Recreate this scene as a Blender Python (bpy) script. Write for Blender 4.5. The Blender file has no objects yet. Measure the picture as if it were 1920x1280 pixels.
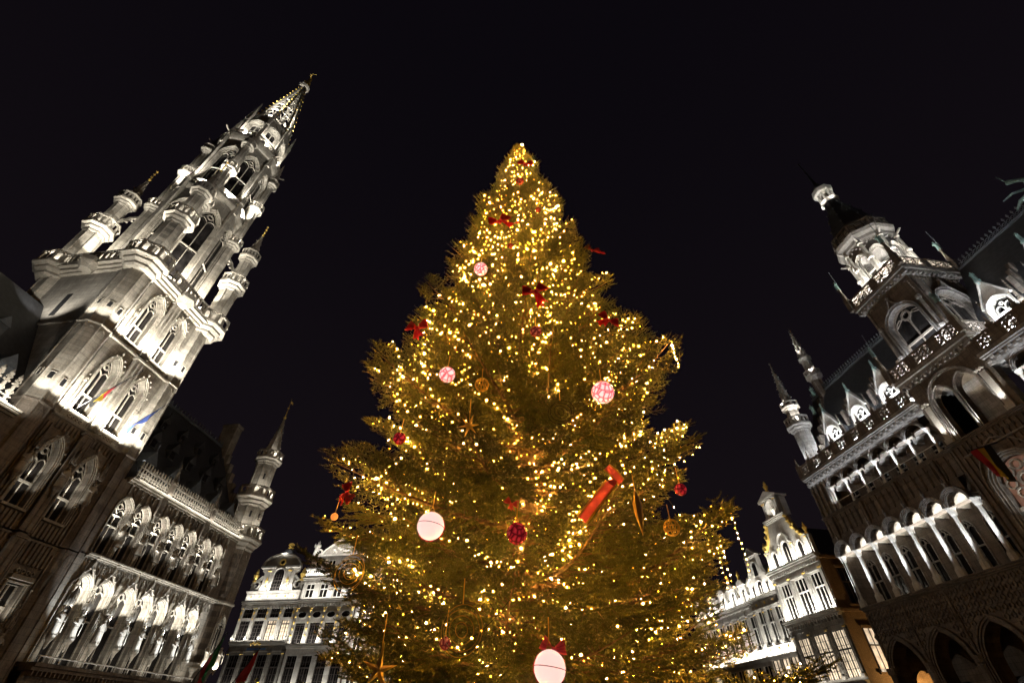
import bpy, math, random
import numpy as np
from mathutils import Matrix, Vector
R = math.radians
random.seed(7)
rng = np.random.default_rng(7)
sc = bpy.context.scene
COL = sc.collection

# ---------------------------------------------------------------- camera
cam_data = bpy.data.cameras.new('camera')
cam_data.sensor_width = 36.0
cam_data.lens = 36.0 * 853.0 / 1920.0
cam_data.clip_start = 0.1
cam_data.clip_end = 3000.0
cam = bpy.data.objects.new('camera', cam_data)
cam.location = (0, 0, 1.6)
cam.rotation_euler = (R(90 + 41.2), 0, 0)
COL.objects.link(cam)
sc.camera = cam

# ---------------------------------------------------------------- night sky
world = bpy.data.worlds.new('World')
sc.world = world
world.use_nodes = True
wn = world.node_tree.nodes
bg = wn['Background']
# clear night sky with a faint city glow that thickens towards the horizon
wtc = wn.new('ShaderNodeTexCoord'); wsep = wn.new('ShaderNodeSeparateXYZ'); wrp = wn.new('ShaderNodeValToRGB')
world.node_tree.links.new(wtc.outputs['Generated'], wsep.inputs[0])
world.node_tree.links.new(wsep.outputs[2], wrp.inputs[0])
wrp.color_ramp.elements[0].position = 0.15; wrp.color_ramp.elements[0].color = (0.0024, 0.0017, 0.0023, 1)
wrp.color_ramp.elements[1].position = 0.95; wrp.color_ramp.elements[1].color = (0.00105, 0.0008, 0.0013, 1)
world.node_tree.links.new(wrp.outputs[0], bg.inputs['Color'])
bg.inputs['Strength'].default_value = 1.0

sc.view_settings.view_transform = 'Standard'
sc.view_settings.look = 'None'
sc.view_settings.exposure = 1.6
sc.view_settings.gamma = 1.0
sc.cycles.use_denoising = True
sc.cycles.max_bounces = 4
sc.cycles.diffuse_bounces = 2
sc.cycles.glossy_bounces = 3
sc.cycles.transmission_bounces = 4
sc.cycles.transparent_max_bounces = 6
sc.cycles.caustics_reflective = False
sc.cycles.caustics_refractive = False
sc.cycles.sample_clamp_indirect = 4.0
sc.cycles.use_light_tree = True

# ---------------------------------------------------------------- materials
def new_mat(name):
    m = bpy.data.materials.new(name)
    m.use_nodes = True
    nt = m.node_tree
    return m, nt, nt.nodes['Principled BSDF']

def N(nt, kind, **kw):
    n = nt.nodes.new(kind)
    for k, v in kw.items():
        if k in n.inputs:
            n.inputs[k].default_value = v
        else:
            setattr(n, k, v)
    return n

def mixc(nt, fac, a, b, mode='MIX'):
    n = nt.nodes.new('ShaderNodeMix')
    n.data_type = 'RGBA'
    n.blend_type = mode
    for sock, val in ((0, fac), (6, a), (7, b)):
        if hasattr(val, 'links') or isinstance(val, bpy.types.NodeSocket):
            nt.links.new(val, n.inputs[sock])
        elif isinstance(val, (int, float)):
            n.inputs[sock].default_value = val
        else:
            n.inputs[sock].default_value = (*val, 1)
    return n.outputs[2]

def ramp(nt, src, p0, p1, c0=(0, 0, 0), c1=(1, 1, 1)):
    n = nt.nodes.new('ShaderNodeValToRGB')
    n.color_ramp.elements[0].position = p0
    n.color_ramp.elements[1].position = p1
    n.color_ramp.elements[0].color = (*c0, 1)
    n.color_ramp.elements[1].color = (*c1, 1)
    nt.links.new(src, n.inputs[0])
    return n.outputs[0]

def mapped(nt, scale=(1, 1, 1), loc=(0, 0, 0)):
    tc = nt.nodes.new('ShaderNodeTexCoord')
    mp = nt.nodes.new('ShaderNodeMapping')
    mp.inputs['Scale'].default_value = scale
    mp.inputs['Location'].default_value = loc
    nt.links.new(tc.outputs['Object'], mp.inputs['Vector'])
    return mp.outputs[0]

def noise(nt, vec, scale, detail=4.0, rough=0.6):
    n = N(nt, 'ShaderNodeTexNoise', Scale=scale, Detail=detail, Roughness=rough)
    nt.links.new(vec, n.inputs['Vector'])
    return n.outputs[0]

def stone(name, ca, cb, stain=0.5, rough=0.85, course=0.45, block=0.9, joint=0.5, bump=0.6):
    m, nt, b = new_mat(name)
    v = mapped(nt)
    base = mixc(nt, ramp(nt, noise(nt, v, 0.9, 5), 0.3, 0.7), ca, cb)
    fine = ramp(nt, noise(nt, v, 14.0, 6, 0.8), 0.32, 0.68, (0.62, 0.61, 0.60), (1.10, 1.08, 1.05))
    base = mixc(nt, 1.0, base, fine, 'MULTIPLY')
    sv = mapped(nt, (4.5, 4.5, 0.35))
    streak = ramp(nt, noise(nt, sv, 1.6, 8, 0.75), 0.46, 0.70, (1, 1, 1), (1 - stain, 1 - stain, 1 - stain * 1.05))
    base = mixc(nt, 1.0, base, streak, 'MULTIPLY')
    soot = ramp(nt, noise(nt, v, 0.55, 9, 0.72), 0.50, 0.60, (1, 1, 1), (1 - stain * .55, 1 - stain * .57, 1 - stain * .6))
    base = mixc(nt, 1.0, base, soot, 'MULTIPLY')
    # ashlar joints: horizontal distance along the wall is x + y
    tc = nt.nodes.new('ShaderNodeTexCoord')
    sep = nt.nodes.new('ShaderNodeSeparateXYZ')
    nt.links.new(tc.outputs['Object'], sep.inputs[0])
    add = N(nt, 'ShaderNodeMath', operation='ADD')
    nt.links.new(sep.outputs[0], add.inputs[0]); nt.links.new(sep.outputs[1], add.inputs[1])
    comb = nt.nodes.new('ShaderNodeCombineXYZ')
    nt.links.new(add.outputs[0], comb.inputs[0]); nt.links.new(sep.outputs[2], comb.inputs[1])
    br = N(nt, 'ShaderNodeTexBrick', Scale=1.0)
    br.inputs['Color1'].default_value = (1, 1, 1, 1)
    br.inputs['Color2'].default_value = (0.74, 0.73, 0.71, 1)
    br.inputs['Mortar'].default_value = (1 - joint, 1 - joint, 1 - joint, 1)
    br.inputs['Mortar Size'].default_value = 0.014
    br.inputs['Brick Width'].default_value = block
    br.inputs['Row Height'].default_value = course
    nt.links.new(comb.outputs[0], br.inputs['Vector'])
    base = mixc(nt, 1.0, base, br.outputs[0], 'MULTIPLY')
    nt.links.new(base, b.inputs['Base Color'])
    b.inputs['Roughness'].default_value = rough
    bp = N(nt, 'ShaderNodeBump', Strength=bump, Distance=0.03)
    nt.links.new(noise(nt, v, 11.0, 7, 0.8), bp.inputs['Height'])
    nt.links.new(bp.outputs[0], b.inputs['Normal'])
    return m

def simple(name, col, rough=0.6, metal=0.0, var=0.25, scale=4.0, bump=0.0, sheen=0.0, coat=0.0):
    m, nt, b = new_mat(name)
    v = mapped(nt)
    c2 = tuple(c * (1 - var) for c in col)
    nt.links.new(mixc(nt, ramp(nt, noise(nt, v, scale, 5), 0.3, 0.7), c2, col), b.inputs['Base Color'])
    b.inputs['Roughness'].default_value = rough
    b.inputs['Metallic'].default_value = metal
    b.inputs['Coat Weight'].default_value = coat
    if sheen:
        b.inputs['Sheen Weight'].default_value = sheen
    if bump:
        bp = N(nt, 'ShaderNodeBump', Strength=bump, Distance=0.02)
        nt.links.new(noise(nt, v, scale * 3, 5), bp.inputs['Height'])
        nt.links.new(bp.outputs[0], b.inputs['Normal'])
    return m

def fabric(name, col, rough=0.45):
    m = simple(name, col, rough, 0, 0.35, 9.0, 0.2)
    nt = m.node_tree; b = nt.nodes['Principled BSDF']; o = nt.nodes['Material Output']
    tr = N(nt, 'ShaderNodeBsdfTranslucent'); tr.inputs['Color'].default_value = (*col, 1)
    mx = N(nt, 'ShaderNodeMixShader'); mx.inputs[0].default_value = 0.45
    nt.links.new(b.outputs[0], mx.inputs[1]); nt.links.new(tr.outputs[0], mx.inputs[2]); nt.links.new(mx.outputs[0], o.inputs['Surface'])
    return m

def emissive(name, col, strength, var=0.0, scale=3.0):
    m, nt, b = new_mat(name)
    b.inputs['Base Color'].default_value = (*[min(1, c) * 0.5 for c in col], 1)
    if var:
        v = mapped(nt)
        c2 = tuple(c * (1 - var) for c in col)
        nt.links.new(mixc(nt, ramp(nt, noise(nt, v, scale, 4), 0.35, 0.65), c2, col), b.inputs['Emission Color'])
    else:
        b.inputs['Emission Color'].default_value = (*col, 1)
    b.inputs['Emission Strength'].default_value = strength
    return m

def slate(name, col):
    m, nt, b = new_mat(name)
    tc = nt.nodes.new('ShaderNodeTexCoord')
    sep = nt.nodes.new('ShaderNodeSeparateXYZ')
    nt.links.new(tc.outputs['Object'], sep.inputs[0])
    comb = nt.nodes.new('ShaderNodeCombineXYZ')
    add = N(nt, 'ShaderNodeMath', operation='ADD')
    nt.links.new(sep.outputs[0], add.inputs[0]); nt.links.new(sep.outputs[1], add.inputs[1])
    nt.links.new(add.outputs[0], comb.inputs[0]); nt.links.new(sep.outputs[2], comb.inputs[1])
    br = N(nt, 'ShaderNodeTexBrick', Scale=1.0)
    br.inputs['Color1'].default_value = (*col, 1)
    br.inputs['Color2'].default_value = (*[c * 0.55 for c in col], 1)
    br.inputs['Mortar'].default_value = (*[c * 0.2 for c in col], 1)
    br.inputs['Mortar Size'].default_value = 0.012
    br.inputs['Brick Width'].default_value = 0.28
    br.inputs['Row Height'].default_value = 0.2
    nt.links.new(comb.outputs[0], br.inputs['Vector'])
    nt.links.new(br.outputs[0], b.inputs['Base Color'])
    b.inputs['Roughness'].default_value = 0.55
    bp = N(nt, 'ShaderNodeBump', Strength=0.6, Distance=0.02)
    nt.links.new(br.outputs[1], bp.inputs['Height'])
    nt.links.new(bp.outputs[0], b.inputs['Normal'])
    return m

MAT = {}
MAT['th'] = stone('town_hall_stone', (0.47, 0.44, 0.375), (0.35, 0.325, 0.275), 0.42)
MAT['th_dark'] = stone('town_hall_unlit_stone', (0.30, 0.26, 0.21), (0.20, 0.17, 0.14), 0.55)  # brown copy of the stone; dimness of unlit parts is in its colour
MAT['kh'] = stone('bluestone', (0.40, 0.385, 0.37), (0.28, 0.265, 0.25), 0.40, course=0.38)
MAT['kh_dark'] = stone('unlit_bluestone', (0.24, 0.205, 0.17), (0.155, 0.13, 0.11), 0.5, course=0.38)  # darker bluestone copy, with the dim of unlit walls painted in
MAT['white'] = stone('limewashed_stone', (0.66, 0.64, 0.59), (0.55, 0.53, 0.49), 0.22, joint=0.25, bump=0.3)
MAT['side'] = stone('plastered_brick', (0.33, 0.23, 0.14), (0.26, 0.17, 0.10), 0.3, course=0.09, block=0.24)
MAT['grey'] = stone('grey_sandstone', (0.36, 0.34, 0.30), (0.26, 0.245, 0.22), 0.35)
MAT['gold'] = simple('gilding', (0.85, 0.58, 0.14), 0.38, 0.35, 0.3, 6.0)
MAT['slate'] = slate('slate', (0.040, 0.041, 0.046))
MAT['lead'] = simple('lead_sheet', (0.16, 0.18, 0.20), 0.45, 0.5, 0.4)
MAT['iron'] = simple('dark_iron', (0.03, 0.03, 0.032), 0.5, 0.6)
MAT['patina'] = simple('green_bronze', (0.25, 0.38, 0.35), 0.6, 0.25, 0.5, 7.0)
def glass(name, col, rough=0.08):
    m, nt, b = new_mat(name)
    v = mapped(nt)
    nt.links.new(mixc(nt, ramp(nt, noise(nt, v, 1.3, 3), 0.35, 0.65), tuple(c * 0.3 for c in col), col), b.inputs['Base Color'])
    b.inputs['Roughness'].default_value = rough
    b.inputs['Specular IOR Level'].default_value = 0.5
    bp = N(nt, 'ShaderNodeBump', Strength=0.12, Distance=0.02)
    nt.links.new(noise(nt, v, 2.5, 2), bp.inputs['Height'])
    nt.links.new(bp.outputs[0], b.inputs['Normal'])
    return m
MAT['glass'] = glass('dark_window_glass', (0.018, 0.016, 0.015))
MAT['lit'] = emissive('lit_window', (1.0, 0.80, 0.56), 0.36, 0.7, 1.6)
MAT['lit_dim'] = emissive('dimly_lit_window', (0.30, 0.15, 0.10), 0.18, 0.6, 2.0)
MAT['frame'] = simple('dark_window_wood', (0.05, 0.04, 0.035), 0.5)
MAT['whiteframe'] = simple('painted_window_frame', (0.62, 0.60, 0.55), 0.5, 0, 0.15)
MAT['orange'] = simple('ochre_plaster', (0.55, 0.30, 0.08), 0.8)

# ---------------------------------------------------------------- mesh kit
class MB:
    """collects shapes; M maps the working frame to the frame of the building"""
    def __init__(s, M=None):
        s.v = []; s.f = []; s.M = M or Matrix()
    def add(s, verts, faces):
        o = len(s.v); M = s.M
        s.v.extend([tuple(M @ Vector(p)) for p in verts])
        s.f.extend([tuple(i + o for i in f) for f in faces])
        return s
    def box(s, x0, x1, y0, y1, z0, z1):
        return s.add([(x0, y0, z0), (x1, y0, z0), (x1, y1, z0), (x0, y1, z0), (x0, y0, z1), (x1, y0, z1), (x1, y1, z1), (x0, y1, z1)],
                     [(3, 2, 1, 0), (4, 5, 6, 7), (0, 1, 5, 4), (1, 2, 6, 5), (2, 3, 7, 6), (3, 0, 4, 7)])
    def quad(s, a, b, c, d):
        return s.add([a, b, c, d], [(0, 1, 2, 3)])
    def prism(s, poly, y0, y1):
        """polygon in x,z extruded along y"""
        n = len(poly)
        v = [(x, y0, z) for x, z in poly] + [(x, y1, z) for x, z in poly]
        f = [tuple(range(n)), tuple(range(2 * n - 1, n - 1, -1))]
        f += [(i, (i + 1) % n, n + (i + 1) % n, n + i)[::-1] for i in range(n)]
        return s.add(v, f)
    def stack(s, cx, cy, zr, n=8, rot=None, sx=1.0, sy=1.0, cap=True):
        """n-sided solid of revolution from (z, r) pairs"""
        rot = math.pi / n if rot is None else rot
        v = []; f = []
        for z, r in zr:
            for k in range(n):
                a = rot + 2 * math.pi * k / n
                v.append((cx + r * sx * math.cos(a), cy + r * sy * math.sin(a), z))
        for i in range(len(zr) - 1):
            for k in range(n):
                k2 = (k + 1) % n
                f.append((i * n + k, i * n + k2, (i + 1) * n + k2, (i + 1) * n + k))
        if cap:
            f.append(tuple(range(n - 1, -1, -1)))
            f.append(tuple(range((len(zr) - 1) * n, len(zr) * n)))
        return s.add(v, f)
    def ring(s, cx, y0, y1, cz, r0, r1, n=10):
        """flat ring standing in the x,z plane"""
        v = []; f = []
        for k in range(n):
            a = 2 * math.pi * k / n
            c, q = math.cos(a), math.sin(a)
            v += [(cx + r0 * c, y0, cz + r0 * q), (cx + r1 * c, y0, cz + r1 * q), (cx + r1 * c, y1, cz + r1 * q), (cx + r0 * c, y1, cz + r0 * q)]
        for k in range(n):
            a, b = 4 * k, 4 * ((k + 1) % n)
            f += [(a, a + 1, b + 1, b), (a + 1, a + 2, b + 2, b + 1), (a + 3, a, b, b + 3), (a + 2, a + 3, b + 3, b + 2)]
        return s.add(v, f)
    def bar(s, p, q, w, d=None):
        """square bar from p to q"""
        d = d or w
        p, q = Vector(p), Vector(q)
        t = (q - p).normalized()
        up = Vector((0, 1, 0)) if abs(t.y) < 0.9 else Vector((1, 0, 0))
        a = t.cross(up).normalized() * w * 0.5
        b = t.cross(a).normalized() * d * 0.5
        v = [p - a - b, p + a - b, p + a + b, p - a + b, q - a - b, q + a - b, q + a + b, q - a + b]
        return s.add([tuple(x) for x in v], [(3, 2, 1, 0), (4, 5, 6, 7), (0, 1, 5, 4), (1, 2, 6, 5), (2, 3, 7, 6), (3, 0, 4, 7)])
    def tube(s, pts, rad, n=6, closed=False):
        pts = [Vector(p) for p in pts]; m = len(pts); v = []; f = []
        for i, p in enumerate(pts):
            a = pts[(i - 1) % m] if (closed or i > 0) else p
            b = pts[(i + 1) % m] if (closed or i < m - 1) else p
            t = (b - a)
            t = t.normalized() if t.length > 1e-9 else Vector((0, 0, 1))
            up = Vector((0, 1, 0)) if abs(t.y) < 0.9 else Vector((1, 0, 0))
            e1 = t.cross(up).normalized(); e2 = t.cross(e1)
            r = rad[i] if hasattr(rad, '__len__') else rad
            for k in range(n):
                g = 2 * math.pi * k / n
                v.append(tuple(p + e1 * (r * math.cos(g)) + e2 * (r * math.sin(g))))
        for i in range(m if closed else m - 1):
            j = (i + 1) % m
            for k in range(n):
                k2 = (k + 1) % n
                f.append((i * n + k, i * n + k2, j * n + k2, j * n + k))
        if not closed:
            f.append(tuple(range(n - 1, -1, -1))); f.append(tuple(range((m - 1) * n, m * n)))
        return s.add(v, f)
    def blob(s, c, r, sz=1.0):
        x, y, z = c
        return s.add([(x + r, y, z), (x, y + r, z), (x - r, y, z), (x, y - r, z), (x, y, z + r * sz), (x, y, z - r * sz)],
                     [(0, 1, 4), (1, 2, 4), (2, 3, 4), (3, 0, 4), (1, 0, 5), (2, 1, 5), (3, 2, 5), (0, 3, 5)])
    def outline(s, pts, w, y0, y1):
        """moulding of width w that follows an open x,z outline on its outer side"""
        n = len(pts); off = []
        for i in range(n):
            a = pts[max(i - 1, 0)]; b = pts[min(i + 1, n - 1)]
            dx, dz = b[0] - a[0], b[1] - a[1]
            l = math.hypot(dx, dz) or 1
            off.append((pts[i][0] - dz / l * w, pts[i][1] + dx / l * w))
        v = []; f = []
        for (x, z), (u, q) in zip(pts, off):
            v += [(x, y0, z), (u, y0, q), (u, y1, q), (x, y1, z)]
        for i in range(n - 1):
            a, b = 4 * i, 4 * i + 4
            f += [(a, b, b + 1, a + 1), (a + 1, b + 1, b + 2, a + 2), (a + 3, b + 3, b, a)]
        f += [(0, 1, 2, 3), (4 * n - 4, 4 * n - 1, 4 * n - 2, 4 * n - 3)]
        return s.add(v, f)
    def wall_arch(s, x0, x1, z0, z1, op, y, depth):
        """front face x0..x1, z0..z1 with one opening op (outline points left foot to right foot) and its reveal"""
        xl, xr, zb = op[0][0], op[-1][0], op[0][1]
        if xl > x0: s.quad((x0, y, z0), (xl, y, z0), (xl, y, z1), (x0, y, z1))
        if xr < x1: s.quad((xr, y, z0), (x1, y, z0), (x1, y, z1), (xr, y, z1))
        if zb > z0: s.quad((xl, y, z0), (xr, y, z0), (xr, y, zb), (xl, y, zb))
        for (a, b), (c, d) in zip(op, op[1:]):
            if c - a > 1e-6: s.quad((a, y, b), (c, y, d), (c, y, z1), (a, y, z1))
            s.quad((a, y, b), (a, y + depth, b), (c, y + depth, d), (c, y, d))
        s.quad((xl, y, zb), (xr, y, zb), (xr, y + depth, zb), (xl, y + depth, zb))
        return s
    def mesh(s, name, mat, smooth=False):
        me = bpy.data.meshes.new(name)
        me.from_pydata(s.v, [], s.f)
        me.materials.append(mat)
        if smooth:
            me.polygons.foreach_set('use_smooth', [True] * len(me.polygons))
        me.update()
        return me

def arch(cx, hw, zb, zs, kind='pointed', rise=None, n=6):
    """outline from left foot (cx-hw, zb) up over the arch to the right foot"""
    pts = [(cx - hw, zb)]
    if kind == 'flat':
        return pts + [(cx - hw, zs), (cx + hw, zs), (cx + hw, zb)]
    if kind == 'round':
        for k in range(2 * n + 1):
            a = math.pi - math.pi * k / (2 * n)
            pts.append((cx + hw * math.cos(a), zs + (rise or hw) * math.sin(a)))
    else:
        h = rise or hw * 1.4
        rr = (hw * hw + h * h) / (2 * hw)
        amax = math.asin(min(1, h / rr))
        if h > rr: amax = math.pi - amax
        left = []
        for k in range(n + 1):
            a = amax * k / n
            left.append((cx - hw + rr - rr * math.cos(a), zs + rr * math.sin(a)))
        left[-1] = (cx, zs + h)
        pts += left + [(2 * cx - x, z) for x, z in left[-2::-1]]
    pts.append((cx + hw, zb))
    return pts

def grow(pts, w):
    """outline moved outward by w"""
    n = len(pts); out = []
    for i in range(n):
        a = pts[max(i - 1, 0)]; b = pts[min(i + 1, n - 1)]
        dx, dz = b[0] - a[0], b[1] - a[1]
        l = math.hypot(dx, dz) or 1
        out.append((pts[i][0] - dz / l * w, pts[i][1] + dx / l * w))
    return out

def frame(x, y, z=0.0, ang=0.0):
    return Matrix.Translation((x, y, z)) @ Matrix.Rotation(ang, 4, 'Z')

def facing(cx, cy, phi, dist, z=0.0):
    """frame of a face seen from outside: x left to right, y inward; phi is the direction of the outward normal"""
    return frame(cx + dist * math.cos(phi), cy + dist * math.sin(phi), z, phi + math.pi / 2)

def thing(name, label, cat, loc=(0, 0, 0), rz=0.0, group=None):
    o = bpy.data.objects.new(name, None)
    o.empty_display_size = 0.5
    COL.objects.link(o)
    o.location = loc
    o.rotation_euler = (0, 0, rz)
    o['label'] = label; o['category'] = cat
    if group: o['group'] = group
    return o

def obj(name, me, parent=None, loc=None, rz=0.0, scale=None, label=None, kind=None):
    o = bpy.data.objects.new(name, me)
    COL.objects.link(o)
    if parent: o.parent = parent
    if loc is not None: o.location = loc
    if rz: o.rotation_euler = (0, 0, rz)
    if scale is not None: o.scale = scale if hasattr(scale, '__len__') else (scale,) * 3
    if label: o['label'] = label
    if kind: o['kind'] = kind
    return o

def part(name, mb, mat, parent, smooth=False, **kw):
    return obj(name, mb.mesh(name, MAT[mat] if isinstance(mat, str) else mat, smooth), parent, **kw)

# ---------------------------------------------------------------- floodlights (uplights along the facades, plus the added roof fills)
WARM = (1.0, 0.95, 0.86)
NEUT = (1.0, 0.97, 0.91)
COOL = (0.87, 0.925, 1.0)
K_SPOT = 1.0; K_STRIP = 1.0
def spot(parent, p, target, watts, deg=70, col=WARM, blend=0.7, rad=0.07, housing=True):
    l = bpy.data.lights.new('floodlight', 'SPOT')
    l.energy = watts * K_SPOT; l.color = col; l.spot_size = R(deg); l.spot_blend = blend; l.shadow_soft_size = rad
    o = bpy.data.objects.new('floodlight', l)
    COL.objects.link(o)
    o.parent = parent
    d = Vector(target) - Vector(p)
    o.matrix_local = Matrix.Translation(p) @ d.to_track_quat('-Z', 'Y').to_matrix().to_4x4()
    if housing:
        me = bpy.data.meshes.get('floodlight_housing')
        if me is None:
            b = MB(); b.box(-.09, .09, -.07, .07, .05, .19); b.box(-.11, .11, -.09, .09, .03, .05); b.stack(0, 0, [(.19, .03), (.34, .03)], 6); me = b.mesh('floodlight_housing', MAT['iron'])
        h = bpy.data.objects.new('floodlight_housing', me); COL.objects.link(h); h.parent = parent; h.matrix_local = o.matrix_local.copy()
    return o

def strip(parent, a, b, direction, watts_per_m, width=0.10, col=WARM, spread=150):
    a, b = Vector(a), Vector(b)
    l = bpy.data.lights.new('floodlight', 'AREA')
    l.shape = 'RECTANGLE'
    ln = (b - a).length
    l.size = ln; l.size_y = width; l.energy = watts_per_m * ln * K_STRIP; l.color = col; l.spread = R(spread)
    o = bpy.data.objects.new('floodlight', l)
    COL.objects.link(o)
    o.parent = parent
    z = -Vector(direction).normalized()
    x = (b - a).normalized()
    y = z.cross(x).normalized(); x = y.cross(z).normalized()
    M = Matrix((x, y, z)).transposed().to_4x4()
    o.matrix_local = Matrix.Translation((a + b) / 2) @ M
    return o

# ---------------------------------------------------------------- shared gothic pieces
def statue_mesh(seed, mat, h=1.0):
    r = random.Random(seed)
    m = MB()
    prof = [(0, .20, .17), (.04, .21, .18), (.18, .185, .16), (.36, .165, .14), (.52, .16, .13), (.60, .165, .135), (.70, .185, .13), (.775, .19, .115),
            (.815, .10, .085), (.835, .055, .06), (.86, .055, .062), (.885, .075, .085), (.93, .082, .09), (.97, .065, .07), (1.0, .02, .02)]
    n = 12; v = []; f = []
    lean = r.uniform(-.04, .04); tw = r.uniform(0, 6)
    for z, w, d in prof:
        for k in range(n):
            a = 2 * math.pi * k / n
            fold = 1 + (.13 * math.sin(5 * a + tw + z * 3) if z < .62 else 0)
            v.append(((w * fold * math.cos(a) + lean * math.sin(z * 5)) * h, d * fold * math.sin(a) * h, z * h))
    for i in range(len(prof) - 1):
        for k in range(n):
            k2 = (k + 1) % n
            f.append((i * n + k, i * n + k2, (i + 1) * n + k2, (i + 1) * n + k))
    m.add(v, f)
    for sgn in (-1, 1):
        up = r.random() < .3
        m.tube([(sgn * .17 * h, 0, .76 * h), (sgn * .24 * h, -.05 * h, .60 * h), (sgn * r.uniform(.05, .16) * h, -.17 * h, (r.uniform(.72, .9) if up else r.uniform(.48, .6)) * h)],
               [.05 * h, .045 * h, .03 * h], 6)
    if r.random() < .6:
        m.tube([(.2 * h, -.2 * h, .1 * h), (.16 * h, -.2 * h, r.uniform(.8, 1.05) * h)], .018 * h, 5)
    return m.mesh('statue', MAT[mat], True)

def pinnacle(m, x, y, z, h, w, gab=True):
    """square pinnacle: shaft, gablets, crocketed spirelet and finial"""
    a = h * .38
    m.box(x - w / 2, x + w / 2, y - w / 2, y + w / 2, z, z + a)
    m.box(x - w * .62, x + w * .62, y - w * .62, y + w * .62, z + a * .96, z + a + w * .18)
    if gab:
        for dx, dy in ((0, -1), (1, 0), (-1, 0), (0, 1)):
            px, py = x + dx * w * .5, y + dy * w * .5
            tx, ty = -dy, dx
            m.add([(px - tx * w * .55, py - ty * w * .55, z + a), (px + tx * w * .55, py + ty * w * .55, z + a), (px, py, z + a + w * 1.1), (x, y, z + a + w * .8)],
                  [(0, 1, 2), (0, 2, 3), (1, 3, 2)])
    m.stack(x, y, [(z + a, w * .5), (z + h * .95, w * .06)], 4, math.pi / 4)
    k = max(2, int((h - a) / (w * .9)))
    for i in range(1, k + 1):
        t = i / (k + .6)
        rr = w * .42 * (1 - t) + w * .10
        zz = z + a + (h * .95 - a) * t
        for dx, dy in ((1, 1), (1, -1), (-1, 1), (-1, -1)):
            m.blob((x + dx * rr * .8, y + dy * rr * .8, zz), w * .15, .9)
    m.blob((x, y, z + h * .955), w * .2, .8)
    m.blob((x, y, z + h), w * .11, 1.5)

def corbel(m, x, y, z, h, r, n=8):
    m.stack(x, y, [(z - h, r * .12), (z - h * .75, r * .35), (z - h * .5, r * .45), (z - h * .25, r * .85), (z - h * .1, r), (z, r)], n)

def canopy(m, x, y, z, h, r):
    m.stack(x, y, [(z, r * .9), (z + h * .1, r * 1.05), (z + h * .28, r), (z + h * .3, r * .7), (z + h * .55, r * .6), (z + h * .6, r * .4), (z + h, r * .04)], 6)
    for k in range(6):
        a = k * math.pi / 3
        m.stack(x + r * .95 * math.cos(a), y + r * .95 * math.sin(a), [(z - h * .06, r * .1), (z + h * .2, r * .16), (z + h * .62, .01)], 4)

def pierced(m, L, z0, h, t=.12, cells=None, rows=1, style='loop'):
    """pierced parapet along local x from 0 to L (y=0 is the outer face)"""
    m.box(0, L, -.05, t + .05, z0, z0 + h * .12)
    m.box(0, L, -.06, t + .06, z0 + h * .87, z0 + h)
    n = cells or max(1, round(L / (h * .45)))
    c = L / n
    zb, zt = z0 + h * .12, z0 + h * .87
    hh = (zt - zb) / rows
    for i in range(n + 1):
        w = .05 if 0 < i < n else .08
        x = min(max(i * c, w), L - w)
        m.box(x - w, x + w, 0, t, zb, zt)
    for i in range(n):
        x = (i + .5) * c
        for j in range(rows):
            z = zb + (j + .5) * hh
            if style == 'loop':
                m.outline(arch(x, c * .30, zb + j * hh, z + hh * .10, 'pointed', hh * .32, 3), c * .14, .01, t - .01)
                m.box(x - c * .05, x + c * .05, .02, t - .02, z + hh * .38, zb + (j + 1) * hh)
            elif style == 'lattice':
                g = -1 if (i + j) % 2 else 1
                m.bar((x - c * .5, t / 2, z - g * hh * .5), (x + c * .5, t / 2, z + g * hh * .5), h * .075, t * .7)
                m.ring(x - g * c * .2, .02, t - .02, z + hh * .2, h * .07, h * .125, 6)
                m.ring(x + g * c * .2, .02, t - .02, z - hh * .2, h * .07, h * .125, 6)
            elif style == 'quatre':
                m.ring(x, .02, t - .02, z, min(c, hh) * .34, min(c, hh) * .5, 8)
                m.bar((x - c * .5, t / 2, z - hh * .5), (x - c * .28, t / 2, z - hh * .28), h * .06, t * .7)
                m.bar((x + c * .5, t / 2, z + hh * .5), (x + c * .28, t / 2, z + hh * .28), h * .06, t * .7)
                m.bar((x - c * .5, t / 2, z + hh * .5), (x - c * .28, t / 2, z + hh * .28), h * .06, t * .7)
                m.bar((x + c * .5, t / 2, z - hh * .5), (x + c * .28, t / 2, z - hh * .28), h * .06, t * .7)

def oct_gallery(parent, cx, cy, z, r, h, corb, mat='th', n=8, rot=None, cells=2, style='loop', name='gallery'):
    """corbelled ring gallery with a pierced parapet"""
    rot = math.pi / n if rot is None else rot
    m = MB()
    r0 = corb
    m.stack(cx, cy, [(z - h * .75, r0 * 1.0), (z - h * .62, r0 + (r - r0) * .22), (z - h * .5, r0 + (r - r0) * .24), (z - h * .34, r0 + (r - r0) * .62), (z - h * .22, r0 + (r - r0) * .64), (z - h * .1, r * 1.05), (z, r * 1.06), (z + .03, r * .98)], n, rot)
    g = part(name, m, mat, parent)
    for k in range(n):
        a0 = rot + 2 * math.pi * k / n; a1 = rot + 2 * math.pi * (k + 1) / n
        A = Vector((cx + r * math.cos(a0), cy + r * math.sin(a0), 0)); B = Vector((cx + r * math.cos(a1), cy + r * math.sin(a1), 0))
        L = (B - A).length
        q = MB(frame(A.x, A.y, 0, math.atan2(B.y - A.y, B.x - A.x)))
        pierced(q, L, z + .03, h * .8, .09, cells, 1, style)
        part('parapet', q, mat, g)
    return g

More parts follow.
